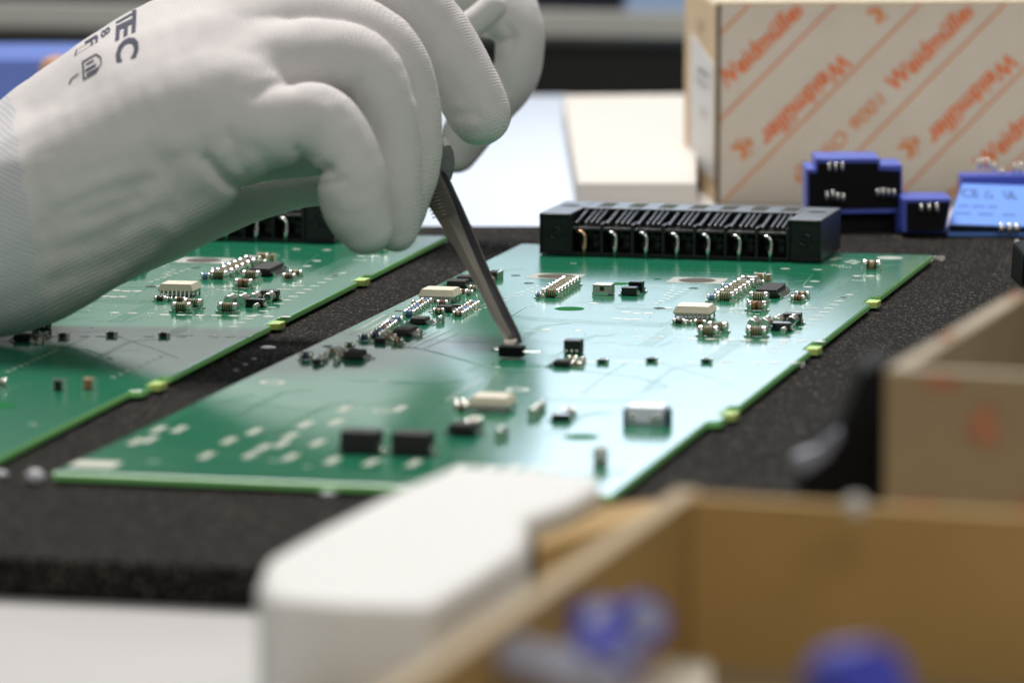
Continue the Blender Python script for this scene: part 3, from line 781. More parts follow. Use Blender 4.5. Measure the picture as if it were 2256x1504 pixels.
    for i, (px, py) in enumerate(((1262, 795), (1276, 800), (1268, 808), (1284, 798), (1258, 803), (1281, 808))):
        resistor(P, *lc(px, py), kind=('tanb', 'glass', 'red')[i % 3], L=0.0024, r=0.0007, rot=(i % 2) * math.pi / 2)
    for (px, py) in ((1328, 800), (1436, 797), (1557, 799)):
        capacitor(P, *lc(px, py), 0.0026, 0.0018, 0.0011, 'black')
    # near half
    chip(P, *lc(1085, 902), 0.0100, 0.0098, 0.0036, 7, 'y', 'ivory', name='white_chip')
    chip(P, *lc(1022, 957), 0.0060, 0.0068, 0.0028, 3, 'x')
    for (px, py, k) in ((1018, 905, 'red'), (1030, 897, 'glass'), (1014, 898, 'glass'), (1050, 935, 'tanb'), (1040, 943, 'tanb')):
        resistor(P, *lc(px, py), kind=k, L=0.003, r=0.0010)
    resistor(P, *lc(1104, 965), rot=math.pi / 2, kind='navy', L=0.0046, r=0.0013)
    resistor(P, *lc(1177, 918), rot=math.pi / 2, kind='glass', L=0.0050, r=0.0013); resistor(P, *lc(1190, 905), rot=math.pi / 2, kind='glass', L=0.004, r=0.0011)
    diode(P, *lc(1237, 926), 0.0042, 0.003, 0.0018, 'black_gloss'); resistor(P, *lc(1255, 915), kind='glass', L=0.003, r=0.001)
    for (px, py) in ((797, 995), (910, 999)):
        c = block(P, 'power_diode', *lc(px, py), 0.0088, 0.0062, 0.0050, 'black_matt', bevel=0.0004)
        def fn():
            t = MB(); t.box(0.0044, 0.0052, -0.0016, 0.0016, 0, 0.0022); t.box(0.0044, 0.0060, -0.0016, 0.0016, 0, 0.0005); return t.mesh('lead', [M['cap']])
        me = proto('pdl', fn); link('lead', me, c); link('lead', me, c, rotz=math.pi)
    t = MB(); x, y = lc(843, 1000); t.ball((0, 0, 0.0007), 0.0008)
    link('solder_ball', proto('sb', lambda: t.mesh('solder_ball', [M['cap']])), P, (x, y, 0))
    # metal shielded switch near the right edge
    if not main:
        for (px, py, k) in ((1395, 925, 'black'), (1462, 922, 'brown_c')):
            capacitor(P, *lc(px, py), 0.0030, 0.0026, 0.0026, k)
        return
    x, y = lc(1427, 932); c = block(P, 'push_switch', x, y, 0.0094, 0.0054, 0.0044, 'steelshell', bevel=0.0005)
    def fn():
        t = MB()
        for s in (-1, 1): t.box(s * 0.0050 - 0.0004, s * 0.0050 + 0.0004, -0.0029, 0.0027, -0.0001, 0.0036)
        return t.mesh('switch_leg', [M['navy_c']])
    link('switch_leg', proto('swl', fn), c)
    def fn():
        t = MB()
        for s in (-0.0030, 0.0022, 0.0036): t.ball((s, -0.0028, 0.0018), 0.0009, 0)
        return t.mesh('terminal', [M['cap']])
    link('terminal', proto('swt', fn), c)
    c = block(P, 'indicator_lamp', *lc(1323, 1022), 0.0030, 0.0026, 0.0010, 'grey_c', bevel=0.0002)
    def fn():
        t = MB(); t.ball((0, 0, 0.0024), 0.0019, 0, sc=(1.0, .9, 1)); return t.mesh('lens', [M['paper']])
    link('lens', proto('lens', fn), c)
M['steelshell'] = mat('glint_tinted_shell', (0.88, 0.90, 1.0), 0.22)  # bluish glint on the switch put into its diffuse colour

def board(label, loc, yaw):
    P = empty('circuit_board', loc, yaw)
    tag(P, label, 'circuit board', 'green circuit boards on the mat')
    pts, tabs = outline()
    def fn():
        t = MB(); n = len(pts)
        vs = [(x, y, 0) for x, y in pts] + [(x, y, -0.0018) for x, y in pts]
        t.add(vs, [tuple(range(n - 1, -1, -1))], 0)
        t.f.append([n + i for i in range(n)]); t.m.append(0); t.sm.append(False)
        for i in range(n):
            t.f.append([i, (i + 1) % n, n + (i + 1) % n, n + i]); t.m.append(1); t.sm.append(False)
        return t.mesh('substrate', [M['pcb'], M['edge']])
    link('substrate', proto('sub', fn), P, bevel=0.00035)
    def fn():
        t = MB()
        t.add([(-0.0020, -0.0055, -0.00175), (0.0012, -0.0045, -0.00175), (0.0015, 0.0010, -0.00175), (-0.002, 0.0025, -0.00175),
               (-0.0020, -0.0055, -0.00012), (0.0012, -0.0045, -0.00012), (0.0015, 0.0010, -0.00012), (-0.002, 0.0025, -0.00012)],
              [(3, 2, 1, 0), (4, 5, 6, 7), (0, 1, 5, 4), (1, 2, 6, 5), (2, 3, 7, 6), (3, 0, 4, 7)])
        return t.mesh('break_tab', [M['tab']])
    for ty in tabs: link('break_tab', proto('tab', fn), P, (0, ty, 0))
    def fn():
        t = MB()
        for (x, y) in ((-0.01, -0.01), (-0.12, -0.01), (-0.01, -0.2), (-0.12, -0.2), (-0.01, -0.44), (-0.12, -0.44), (-0.06, -0.1), (-0.06, -0.3)):
            t.tube([(x, y, -0.0018), (x, y, -BT)], 0.0006, 0, 8)
        return t.mesh('solder_stub', [M['solder']])
    link('solder_stub', proto('stub', fn), P)
    pattern(P); populate(P, P is not None and 'centre' in label); connector(P)
    return P
main_board = board('green circuit board in the centre, the one the tweezers touch', BR, BYAW)
LB = at(985, 520, BT)
left_board = board('green circuit board half hidden under the gloved hand and forearm', LB, BYAW + math.radians(1.55))

# ------------------------------------------------------------------ implicit surfaces for gloves
def surface_nets(f, org, h):
    s = f < 0
    nx, ny, nz = f.shape
    corners = [(i, j, k) for i in (0, 1) for j in (0, 1) for k in (0, 1)]
    cnt = np.zeros((nx - 1, ny - 1, nz - 1), np.int8)
    for (i, j, k) in corners: cnt += s[i:nx - 1 + i, j:ny - 1 + j, k:nz - 1 + k]
    act = (cnt > 0) & (cnt < 8)
    idx = np.full(act.shape, -1, np.int64); ii = np.argwhere(act); idx[act] = np.arange(len(ii))
    acc = np.zeros((len(ii), 3)); num = np.zeros(len(ii))
    for a in corners:
        for ax in range(3):
            if a[ax]: continue
            b = list(a); b[ax] = 1
            fa = f[ii[:, 0] + a[0], ii[:, 1] + a[1], ii[:, 2] + a[2]]
            fb = f[ii[:, 0] + b[0], ii[:, 1] + b[1], ii[:, 2] + b[2]]
            m = (fa < 0) != (fb < 0)
            tt = np.where(m, fa / np.where(m, fa - fb, 1), 0)
            p = np.tile(np.array(a, float), (len(ii), 1)); p[:, ax] += tt
            acc[m] += p[m]; num[m] += 1
    v = (ii + acc / num[:, None]) * h + org
    faces = []
    for ax in range(3):
        o1, o2 = [(1, 2), (2, 0), (0, 1)][ax]
        sl0 = [slice(1, n - 1) for n in f.shape]; sl1 = [slice(1, n - 1) for n in f.shape]
        sl0[ax] = slice(0, f.shape[ax] - 1); sl1[ax] = slice(1, f.shape[ax])
        ch = s[tuple(sl0)] != s[tuple(sl1)]
        pos = np.argwhere(ch); up = s[tuple(sl0)][ch]
        base = pos.copy()
        for q in range(3):
            if q != ax: base[:, q] += 1
        def cell(d1, d2):
            c = base.copy(); c[:, o1] += d1; c[:, o2] += d2
            return idx[c[:, 0], c[:, 1], c[:, 2]]
        qd = np.stack([cell(-1, -1), cell(0, -1), cell(0, 0), cell(-1, 0)], 1)
        qd[~up] = qd[~up][:, ::-1]
        faces.append(qd)
    fc = np.concatenate(faces); fc = fc[(fc >= 0).all(1)]
    return v, fc

def smin(a, b, k):
    hh = np.clip(0.5 + 0.5 * (b - a) / k, 0, 1)
    return b * (1 - hh) + a * hh - k * hh * (1 - hh)

def catmull(P, n=5):
    P = np.array(P, float); Q = [P[0]]
    E = np.vstack([2 * P[0] - P[1], P, 2 * P[-1] - P[-2]])
    for i in range(1, len(E) - 2):
        for j in range(1, n + 1):
            t = j / n; a, b, c, d = E[i - 1], E[i], E[i + 1], E[i + 2]
            Q.append(0.5 * (2 * b + (c - a) * t + (2 * a - 5 * b + 4 * c - d) * t * t + (3 * b - a - 3 * c + d) * t ** 3))
    return np.array(Q)

class Field:
    def __init__(s, lo, hi, h):
        s.h = h; s.org = np.array(lo, float)
        n = [int((hi[i] - lo[i]) / h) + 1 for i in range(3)]
        s.X, s.Y, s.Z = [np.arange(n[i], dtype=np.float32) * h + lo[i] for i in range(3)]
        s.n = n
    def blank(s): return np.full(s.n, 0.05, np.float32)
    def chain(s, pts, Y0, k=0.0, n=5, squash=1.0):
        """pts: (px, py, depth offset in mm, radius in px)"""
        d = s.blank()
        C = []
        for (px, py, dy, r) in pts:
            Y = Y0 + dy / 1000.0; w = P3(px, py, Y); C.append((w.x, w.y, w.z, r * Y / F))
        C = catmull(C, n)
        for a, b in zip(C, C[1:]):
            R = max(a[3], b[3]) + 0.012
            lo = np.minimum(a[:3], b[:3]) - R; hi = np.maximum(a[:3], b[:3]) + R
            i0 = np.maximum(((lo - s.org) / s.h).astype(int), 0); i1 = np.minimum(((hi - s.org) / s.h).astype(int) + 2, s.n)
            if (i1 <= i0).any(): continue
            x = s.X[i0[0]:i1[0], None, None]; y = s.Y[None, i0[1]:i1[1], None]; z = s.Z[None, None, i0[2]:i1[2]]
            ab = b[:3] - a[:3]; L2 = float(ab @ ab) + 1e-12
            t = np.clip(((x - a[0]) * ab[0] + (y - a[1]) * ab[1] + (z - a[2]) * ab[2]) / L2, 0, 1)
            dd = np.sqrt((x - a[0] - t * ab[0]) ** 2 + ((y - a[1] - t * ab[1]) / squash) ** 2 + (z - a[2] - t * ab[2]) ** 2) - (a[3] + t * (b[3] - a[3]))
            sub = d[i0[0]:i1[0], i0[1]:i1[1], i0[2]:i1[2]]
            np.minimum(sub, dd, out=sub)
        return d
    def groove(s, f, pts, Y0, depth, width, back=-0.008):
        """press a fold into the side of the cloth that faces the photographer, along a path (px, py)"""
        C = catmull([(p[0], p[1]) for p in pts], 5); w = width * F / Y0
        lo = C.min(0) - 3 * w; hi = C.max(0) + 3 * w
        c = [P3(x, y, Y) for x in (lo[0], hi[0]) for y in (lo[1], hi[1]) for Y in (Y0 - .075, Y0 + back)]
        bl = np.array([min(q.x for q in c), Y0 - .075, min(q.z for q in c)]); bh = np.array([max(q.x for q in c), Y0 + back, max(q.z for q in c)])
        i0 = np.maximum(((bl - s.org) / s.h).astype(int), 0); i1 = np.minimum(((bh - s.org) / s.h).astype(int) + 2, s.n)
        if (i1 <= i0).any(): return f
        x = s.X[i0[0]:i1[0], None, None]; y = s.Y[None, i0[1]:i1[1], None]; z = s.Z[None, None, i0[2]:i1[2]]
        dz = z - HC; dep = y * CP - dz * SP
        px = 1128 + F * x / dep; py = 752 - F * (dz * CP + y * SP) / dep
        px, py = np.broadcast_arrays(px, py)
        m = np.full(px.shape, 1e9, np.float32)
        for a, b in zip(C, C[1:]):
            ab = b - a; L2 = float(ab @ ab) + 1e-9
            t = np.clip(((px - a[0]) * ab[0] + (py - a[1]) * ab[1]) / L2, 0, 1)
            np.minimum(m, (px - a[0] - t * ab[0]) ** 2 + (py - a[1] - t * ab[1]) ** 2, out=m)
        f[i0[0]:i1[0], i0[1]:i1[1], i0[2]:i1[2]] += depth * np.exp(-m / (w * w))
        return f
    def wrinkle(s, f, amp):
        x = s.X[:, None, None]; y = s.Y[None, :, None]; z = s.Z[None, None, :]
        f += 0.6 * amp * (np.sin(x * 310 + 2.1 * np.sin(z * 170) + y * 90) * np.sin(z * 260 + 1.7 * np.sin(x * 140) - y * 120)
                    + 0.6 * np.sin(x * 620 - z * 540 + 2 * np.sin(y * 200)) * np.sin(z * 380 + x * 240))
        return f
    def build(s, f, name):
        v, fc = surface_nets(f, s.org, s.h)
        # light Laplacian smoothing
        e = np.concatenate([fc[:, [0, 1]], fc[:, [1, 2]], fc[:, [2, 3]], fc[:, [3, 0]]])
        for it in range(3):
            acc = np.zeros_like(v); n = np.zeros(len(v))
            for q in range(3):
                acc[:, q] = np.bincount(e[:, 0], v[e[:, 1], q], len(v)) + np.bincount(e[:, 1], v[e[:, 0], q], len(v))
            n = np.bincount(e[:, 0], None, len(v)) + np.bincount(e[:, 1], None, len(v))
            v = v * 0.5 + 0.5 * acc / n[:, None]
        return v, fc

def np_mesh(name, v, fc, material):
    used = np.unique(fc); remap = np.full(len(v), -1); remap[used] = np.arange(len(used))
    me = bpy.data.meshes.new(name)
    me.from_pydata(v[used].tolist(), [], remap[fc].tolist())
    me.polygons.foreach_set('use_smooth', [True] * len(fc))
    me.materials.append(material); me.update()
    return me

HY = 1.270
def near_hand():
    lo = P3(-330, 800, HY); hi = P3(1190, -220, HY)
    G = Field((lo.x - .004, HY - 0.075, min(lo.z, 0.004)), (hi.x + .004, HY + 0.075, hi.z + .004), 0.00075)
    palm = G.chain([(-400, 470, 6, 175), (-150, 455, 6, 158), (0, 440, 6, 152), (100, 372, 6, 180), (250, 262, 8, 178), (400, 160, 12, 170), (560, 90, 14, 135), (690, 30, 18, 105)], HY)
    palm = smin(palm, G.chain([(-400, 580, -6, 190), (-150, 575, -8, 172), (0, 565, -8, 172), (130, 532, -10, 150), (270, 462, -14, 124), (390, 405, -18, 108), (470, 368, -20, 92)], HY), 0.008)
    palm = smin(palm, G.chain([(-300, 520, -4, 200), (0, 500, -8, 200), (200, 395, -14, 185), (380, 285, -18, 165), (520, 230, -22, 125)], HY), 0.008)
    palm = smin(palm, G.chain([(300, 250, -4, 170), (480, 170, -6, 150), (620, 120, -2, 112)], HY), 0.008)
    then = G.chain([(120, 560, 18, 128), (250, 520, 22, 104), (360, 488, 24, 88), (460, 456, 26, 72), (560, 428, 28, 60), (660, 405, 30, 54), (760, 400, 28, 50), (860, 385, 22, 50), (935, 385, 19, 44), (966, 385, 17, 30), (975, 352, 16, 27), (968, 322, 15, 25)], HY)
    then = smin(then, G.chain([(420, 330, 6, 110), (560, 320, 10, 84), (680, 318, 12, 72), (790, 330, 12, 56)], HY), 0.003)
    little = G.chain([(430, 320, -22, 120), (560, 285, -26, 108), (650, 272, -28, 90), (706, 268, -29, 82), (750, 322, -29, 80), (774, 392, -29, 80), (784, 450, -28, 77), (806, 500, -27, 62)], HY)
    ring = G.chain([(480, 190, -12, 125), (620, 150, -14, 106), (740, 140, -14, 94), (802, 158, -14, 84), (838, 222, -14, 76), (858, 310, -13, 70), (866, 400, -13, 64), (872, 470, -12, 56), (873, 508, -11, 48)], HY)
    mid = G.chain([(560, 90, 0, 120), (690, 70, 0, 104), (800, 88, 0, 88), (858, 128, 0, 80), (892, 200, 1, 73), (907, 290, 2, 68), (908, 370, 3, 62), (890, 450, 4, 54), (880, 500, 5, 44)], HY)
    idx = G.chain([(640, 0, 14, 130), (760, -40, 18, 108), (870, 0, 20, 92), (948, 70, 22, 84), (1004, 150, 22, 78), (1040, 215, 22, 73), (1056, 252, 22, 70)], HY)
    fing = np.minimum(np.minimum(little, ring), np.minimum(mid, idx))
    fing = smin(little, smin(ring, smin(mid, idx, 0.0010), 0.0010), 0.0010)
    f = smin(palm, then, 0.0018)
    f = smin(f, fing, 0.0035)
    f = G.groove(f, [(640, 395, -40), (672, 384, -42), (700, 380, -42), (728, 374, -42)], HY, 0.0030, 0.0013)
    f = G.groove(f, [(455, 352, -38), (490, 392, -38), (535, 416, -36), (590, 418, -34)], HY, 0.0024, 0.0018)
    f = G.groove(f, [(560, 330, -40), (600, 375, -40), (660, 390, -40)], HY, 0.0012, 0.0030)
    f = G.groove(f, [(300, 420, -40), (380, 360, -40), (440, 330, -40)], HY, 0.0006, 0.0035)
    f = G.groove(f, [(120, 470, -36), (220, 430, -36), (330, 400, -36)], HY, 0.0007, 0.0022)
    f = G.groove(f, [(90, 560, -36), (200, 530, -36), (330, 470, -36)], HY, 0.0006, 0.0025)
    f = G.groove(f, [(1010, 255, 10), (1040, 250, 8), (1060, 262, 8)], HY, 0.0006, 0.0012, 0.024)
    for (pts, dp, wd) in (([(590, 420, -42), (560, 440, -40), (520, 440, -38)], .0010, .0014),
                          ([(690, 400, -44), (720, 405, -44), (760, 398, -44)], .0010, .0012), ([(655, 330, -46), (668, 360, -46), (674, 386, -46)], .0012, .0014),
                          ([(505, 300, -44), (520, 340, -44), (548, 385, -44)], .0009, .0022), ([(690, 350, -46), (715, 362, -46), (748, 352, -46)], .0006, .0016),
                          ([(250, 300, -44), (330, 270, -44), (420, 275, -44)], .0007, .0040), ([(340, 330, -44), (380, 400, -44), (370, 460, -44)], .0008, .0032),
                          ([(150, 400, -44), (260, 360, -44), (350, 350, -44)], .0005, .0025), ([(90, 500, -44), (180, 480, -44), (300, 440, -44)], .0008, .0022),
                          ([(120, 620, -40), (240, 580, -40), (340, 530, -40)], .0006, .0025), ([(450, 90, -30), (540, 60, -30), (640, 50, -26)], .0006, .0030),
                          ([(560, 210, -40), (600, 190, -40), (640, 186, -40)], .0008, .0016), ([(70, 250, -40), (75, 400, -44), (110, 520, -44)], .0006, .0030)):
        f = G.groove(f, pts, HY, dp, wd)
    rr = random.Random(11)
    for _ in range(46):
        x0, y0 = rr.uniform(-60, 640), 0
        y0 = rr.uniform(0.18, 0.98); top = 230 - 0.62 * x0 if x0 < 380 else 0; bot = 745 - 0.42 * x0
        y0 = top + (bot - top) * y0; ang = -0.55 + rr.gauss(0, 0.35); ln = rr.uniform(50, 150)
        dx, dy = math.cos(ang) * ln, math.sin(ang) * ln
        G.groove(f, [(x0, y0, -44), (x0 + dx * .5 + rr.uniform(-8, 8), y0 + dy * .5 + rr.uniform(-12, 12), -44), (x0 + dx, y0 + dy, -44)], HY,
                 rr.uniform(-0.00022, 0.00030), rr.uniform(0.0012, 0.0028))
    for (x0, y0, a, ln) in ((800, 210, 1.2, 60), (835, 300, 1.3, 70), (760, 470, 0.2, 60), (800, 420, -.2, 50), (900, 180, 1.2, 60), (1010, 200, 0.9, 70), (1035, 290, -.3, 50), (740, 240, 0.9, 60), (930, 60, 1, 60)):
        G.groove(f, [(x0 - math.cos(a) * ln / 2, y0 - math.sin(a) * ln / 2, -44), (x0, y0 + 5, -44), (x0 + math.cos(a) * ln / 2, y0 + math.sin(a) * ln / 2, -44)], HY, 0.0003, 0.0016, 0.024 if x0 > 860 else -0.008)
    f = G.wrinkle(f, 0.00016)
    v, fc = G.build(f, 'g')
    root = empty('gloved_hand', tuple(P3(500, 400, HY)))
    tag(root, 'right hand in a white knitted glove holding the steel tweezers', 'hand')
    off = np.array(root.location)
    # split at the cuff seam
    px = (v[:, 0] * F / v[:, 1] * 1.0) + 1128
    seam = 70 - (v[:, 2] - P3(0, 500, HY).z) * 1300 + 5 * np.sin(v[:, 2] * 900)
    cf = (px < seam)[fc].all(1)
    py = 752 - F * ((v[:, 2] - HC) * CP + v[:, 1] * SP) / (v[:, 1] * CP - (v[:, 2] - HC) * SP)
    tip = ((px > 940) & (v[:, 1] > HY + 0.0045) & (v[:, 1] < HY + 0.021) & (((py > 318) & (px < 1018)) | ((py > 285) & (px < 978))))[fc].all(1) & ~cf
    link('glove', np_mesh('glove', v - off, fc[~cf & ~tip], M['glove']), root)
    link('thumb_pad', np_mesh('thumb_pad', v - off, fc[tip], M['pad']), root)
    link('cuff', np_mesh('cuff', v - off, fc[cf], M['cuff']), root)
    # printing, pressed on to the cloth along the viewing direction of the artwork's layout
    bvh = BVHTree.FromPolygons(v.tolist(), fc.tolist())
    t = MB()
    def dense(vs, fs, maxlen):
        import bmesh
        bm = bmesh.new()
        bv = [bm.verts.new((x, y, 0)) for x, y in vs]
        for f_ in fs:
            try: bm.faces.new([bv[i] for i in f_])
            except ValueError: pass
        for _ in range(3):
            le = [e_ for e_ in bm.edges if e_.calc_length() > maxlen]
            if not le: break
            bmesh.ops.subdivide_edges(bm, edges=le, cuts=1)
        bmesh.ops.triangulate(bm, faces=bm.faces)
        bm.verts.ensure_lookup_table(); bm.verts.index_update()
        r = [(q.co.x, q.co.y) for q in bm.verts], [tuple(q.index for q in f_.verts) for f_ in bm.faces]
        bm.free(); return r
    def press(vs, fs, ox, oy, ux, uy, wx, wy):
        """2D art -> photo layout: origin (ox,oy), u axis (ux,uy), w axis (wx,wy)"""
        vs, fs = dense(vs, fs, 0.25)
        ok = []; base = []
        for (a, b) in vs:
            X = ox + a * ux + b * wx; Y = oy + a * uy + b * wy
            d = ray(X, Y).normalized(); hit, nr, _, _ = bvh.ray_cast(CAM, d)
            if hit is None: base.append(None)
            else:
                if nr.dot(d) > 0: nr = -nr
                base.append(hit + nr * 0.00018 - off_v)
        mp = {}; out = []
        for f_ in fs:
            if any(base[i] is None for i in f_): continue
            ps = [base[i] for i in f_]
            if max((ps[i] - ps[i - 1]).length for i in range(3)) > 0.006: continue
            out.append(f_)
        keep = sorted({i for f_ in out for i in f_}); mp = {k_: n_ for n_, k_ in enumerate(keep)}
        t.add([base[k_] for k_ in keep], [tuple(mp[i] for i in f_) for f_ in out], 0)
    off_v = Vector(root.location)
    # letters read downwards to the lower left
    for ch, (ox, oy), (ux, uy), (wx, wy) in (
            ('C', (262, 90), (-6, 50), (46, -12)), ('E', (258, 58), (-2, 34), (42, -20)),
            ('T', (258, 42), (0, 18), (42, -24)), ('B', (260, 22), (0, 20), (44, -30))):
        vs, fs = fit_text(ch, 1.0, 1.0, 0.035, 0)
        press(vs, fs, ox, oy, ux, uy, wx, wy)
    def frame(poly, w):
        n = len(poly); cx = sum(p[0] for p in poly) / n; cy = sum(p[1] for p in poly) / n
        inn = [((x - cx) * (1 - w) + cx, (y - cy) * (1 - w) + cy) for x, y in poly]
        return list(poly) + inn, [(i, (i + 1) % n, n + (i + 1) % n, n + i) for i in range(n)]
    press(*frame([(0, 0), (0.9, 0), (0.9, 0.7), (0.6, 1.0), (0.3, 1.0), (0, 0.75)], 0.16), 181, 137, 3, 46, 42, -24)
    press(*frame([(0, 0), (0.9, 0), (0.9, 1.0), (0, 1.0)], 0.14), 168, 112, -4, 14, 50, -32)
    for (a, b, c, d) in ((0.45, 0.15, 0.57, 0.7), (0.68, 0.2, 0.78, 0.8), (0.2, 0.2, 0.28, 0.6)):
        press([(a, b), (c, b), (c, d), (a, d)], [(0, 1, 2, 3)], 181, 137, 3, 46, 42, -24)
    vs, fs = fit_text('F', 1, 1, 0.02, 0); press(vs, fs, 188, 93, 2, 16, 26, -16)
    vs, fs = fit_text('8', 1, 1, 0.02, 0); press(vs, fs, 222, 72, 2, 14, 20, -14)
    press([(0, 0), (0.25, 0), (0.3, 0.8), (1.0, 1.6), (0.85, 1.7), (0.1, 0.95)], [(0, 1, 2, 5), (2, 3, 4, 5)], 151, 186, 14, 0, 6, -14)
    t.v = [tuple(p) for p in t.v]
    link('glove_printing', t.mesh('glove_printing', [M['print']]), root)
    return root
near_hand()

FY = 1.52
def far_hand():
    lo = P3(840, 420, FY); hi = P3(1260, -260, FY)
    G = Field((lo.x, FY - 0.06, lo.z), (hi.x, FY + 0.06, hi.z), 0.0010)
    f = G.chain([(820, -230, 10, 180), (950, -90, 4, 130), (1040, -20, 4, 90), (1090, 30, 6, 60)], FY)
    thumb = G.chain([(1080, -30, 0, 80), (1125, 40, -6, 68), (1142, 105, -8, 58), (1128, 175, -8, 56), (1085, 225, -6, 56), (1035, 285, -2, 56), (1006, 335, 0, 48)], FY)
    index = G.chain([(930, 60, -24, 60), (965, 108, -30, 36), (1015, 72, -32, 33), (1055, 42, -32, 32), (1086, 16, -32, 31)], FY)
    back = G.chain([(940, 0, 4, 100), (965, 100, 6, 60)], FY)
    f = smin(f, thumb, 0.003); f = smin(f, back, 0.004); f = np.minimum(f, index)
    f = G.groove(f, [(1085, 95, -22), (1110, 92, -24), (1130, 86, -24)], FY, 0.0018, 0.0016, 0.02)
    f = G.groove(f, [(1100, 120, -22), (1095, 160, -24), (1110, 200, -24)], FY, 0.0012, 0.0022, 0.02)
    f = G.groove(f, [(1118, 60, -22), (1130, 80, -24), (1120, 100, -24)], FY, 0.0014, 0.0014, 0.02)
    f = G.wrinkle(f, 0.0002)
    v, fc = G.build(f, 'g')
    root = empty('gloved_hand', tuple(P3(1050, 100, FY)))
    tag(root, 'blurred white gloved hand with curled thumb behind the hand that holds the tweezers', 'hand')
    link('glove', np_mesh('far_glove', v - np.array(root.location), fc, M['glove']), root)
far_hand()

# ------------------------------------------------------------------ tweezers and the part they hold
def tweezers():
    tip = P3(1128, 752, 1.2440)
    root = empty('tweezers', tuple(tip))
    tag(root, 'steel tweezers with ribbed grip held by the gloved fingers', 'tweezers')
    O = Vector(root.location)
    def arm(rows, mats, name, thick, side):
        """rows: (left px, left py, right px, right py, Y) broad face edges from top to tip"""
        t = MB(); vs = []
        for (lx, ly, rx, ry, Y) in rows:
            a = P3(lx, ly, Y) - O; b = P3(rx, ry, Y + 0.0012) - O
            m = (a + b) / 2 + Vector((0, -0.0005, 0)); back = Vector((side * 0.0002, thick, 0.0001))
            vs.append([a, m, b, b + back, a + back])
        for i in range(len(vs) - 1):
            p, q = vs[i], vs[i + 1]; n = 5
            b0 = len(t.v); t.v += [tuple(x) for x in p + q]
            for k in range(n):
                t.f.append([b0 + k, b0 + (k + 1) % n, b0 + n + (k + 1) % n, b0 + n + k]); t.m.append(1 if k == 2 else 0); t.sm.append(False)
        b0 = len(t.v); t.v += [tuple(x) for x in vs[0]]; t.f.append([b0 + k for k in range(5)][::-1]); t.m.append(0); t.sm.append(False)
        b0 = len(t.v); t.v += [tuple(x) for x in vs[-1]]; t.f.append([b0 + k for k in range(5)]); t.m.append(0); t.sm.append(False)
        return obj(name, t, mats, root)
    Yt, Yb = 1.286, 1.2440
    Yf = lambda y: Yt + (Yb - Yt) * (y - 330) / (752 - 330)
    near = [(914, 330, 962, 318), (928, 400, 972, 386), (942, 450, 992, 430), (961, 480, 1004, 462), (1002, 548, 1034, 536), (1032, 600, 1057, 590), (1059, 650, 1081, 642), (1087, 705, 1107, 697), (1109, 742, 1128, 737), (1115, 757, 1133, 757)]
    arm([(a, b, c, d, Yf((b + d) / 2)) for a, b, c, d in near], [M['steel'], M['steel_dark']], 'tweezer_arm', 0.0012, 1)
    far = [(962, 322, 973, 316), (971, 388, 982, 382), (992, 432, 1003, 428), (1006, 465, 1018, 460), (1036, 538, 1050, 532), (1059, 592, 1072, 586), (1083, 644, 1096, 640), (1109, 700, 1122, 694), (1129, 740, 1143, 736), (1136, 757, 1149, 756)]
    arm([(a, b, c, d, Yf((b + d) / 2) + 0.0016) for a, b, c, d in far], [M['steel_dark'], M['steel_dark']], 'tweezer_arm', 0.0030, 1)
    # ribbed grip: fine raised bars across the near arm
    t = MB()
    for i in range(13):
        f = i / 12; y = 384 + f * 92
        lx = 924 + (y - 400) * 0.36 + 1; rx = 972 + (y - 400) * 0.46 - 4
        Y = Yf(y) - 0.0007
        a = P3(lx, y + 4, Y) - O; b = P3(rx, y - 10, Y + 0.001) - O
        t.tube([a, b], 0.00018, 0, 6)
    obj('grip_rib', t, M['steel'], root)
    # bent foot that pinches the part
    t = MB(); a = P3(1108, 752, Yb - 0.0006) - O; b = P3(1140, 748, Yb) - O; c = P3(1146, 768, Yb) - O; d = P3(1116, 776, Yb - 0.0010) - O
    t.prism([d, c, b, a], (0, 0.0016, 0)); obj('tip_foot', t, M['steel'], root, bevel=0.0002)
tweezers()
def held_part():
    p = at(1128, 783, BT + 0.0008); r = empty('surface_mount_diode', tuple(p), BYAW)
    tag(r, 'small black two-lead component pinched in the tip of the tweezers', 'component')
    t = MB(); t.box(-0.0032, 0.0032, -0.0020, 0.0020, -0.0002, 0.0026); obj('body', t, M['wedge'], r, bevel=0.00025)
    t = MB(); t.tube([(-0.0029, 0, 0.0013), (-0.0042, 0, 0.0015), (-0.0056, 0, 0.0012)], 0.00025); obj('lead', t, M['silver'], r)
    t = MB(); t.box(0.0029, 0.0078, -0.0010, 0.0010, 0.0010, 0.0013); obj('lead', t, M['silver'], r, bevel=0.0001)
held_part()

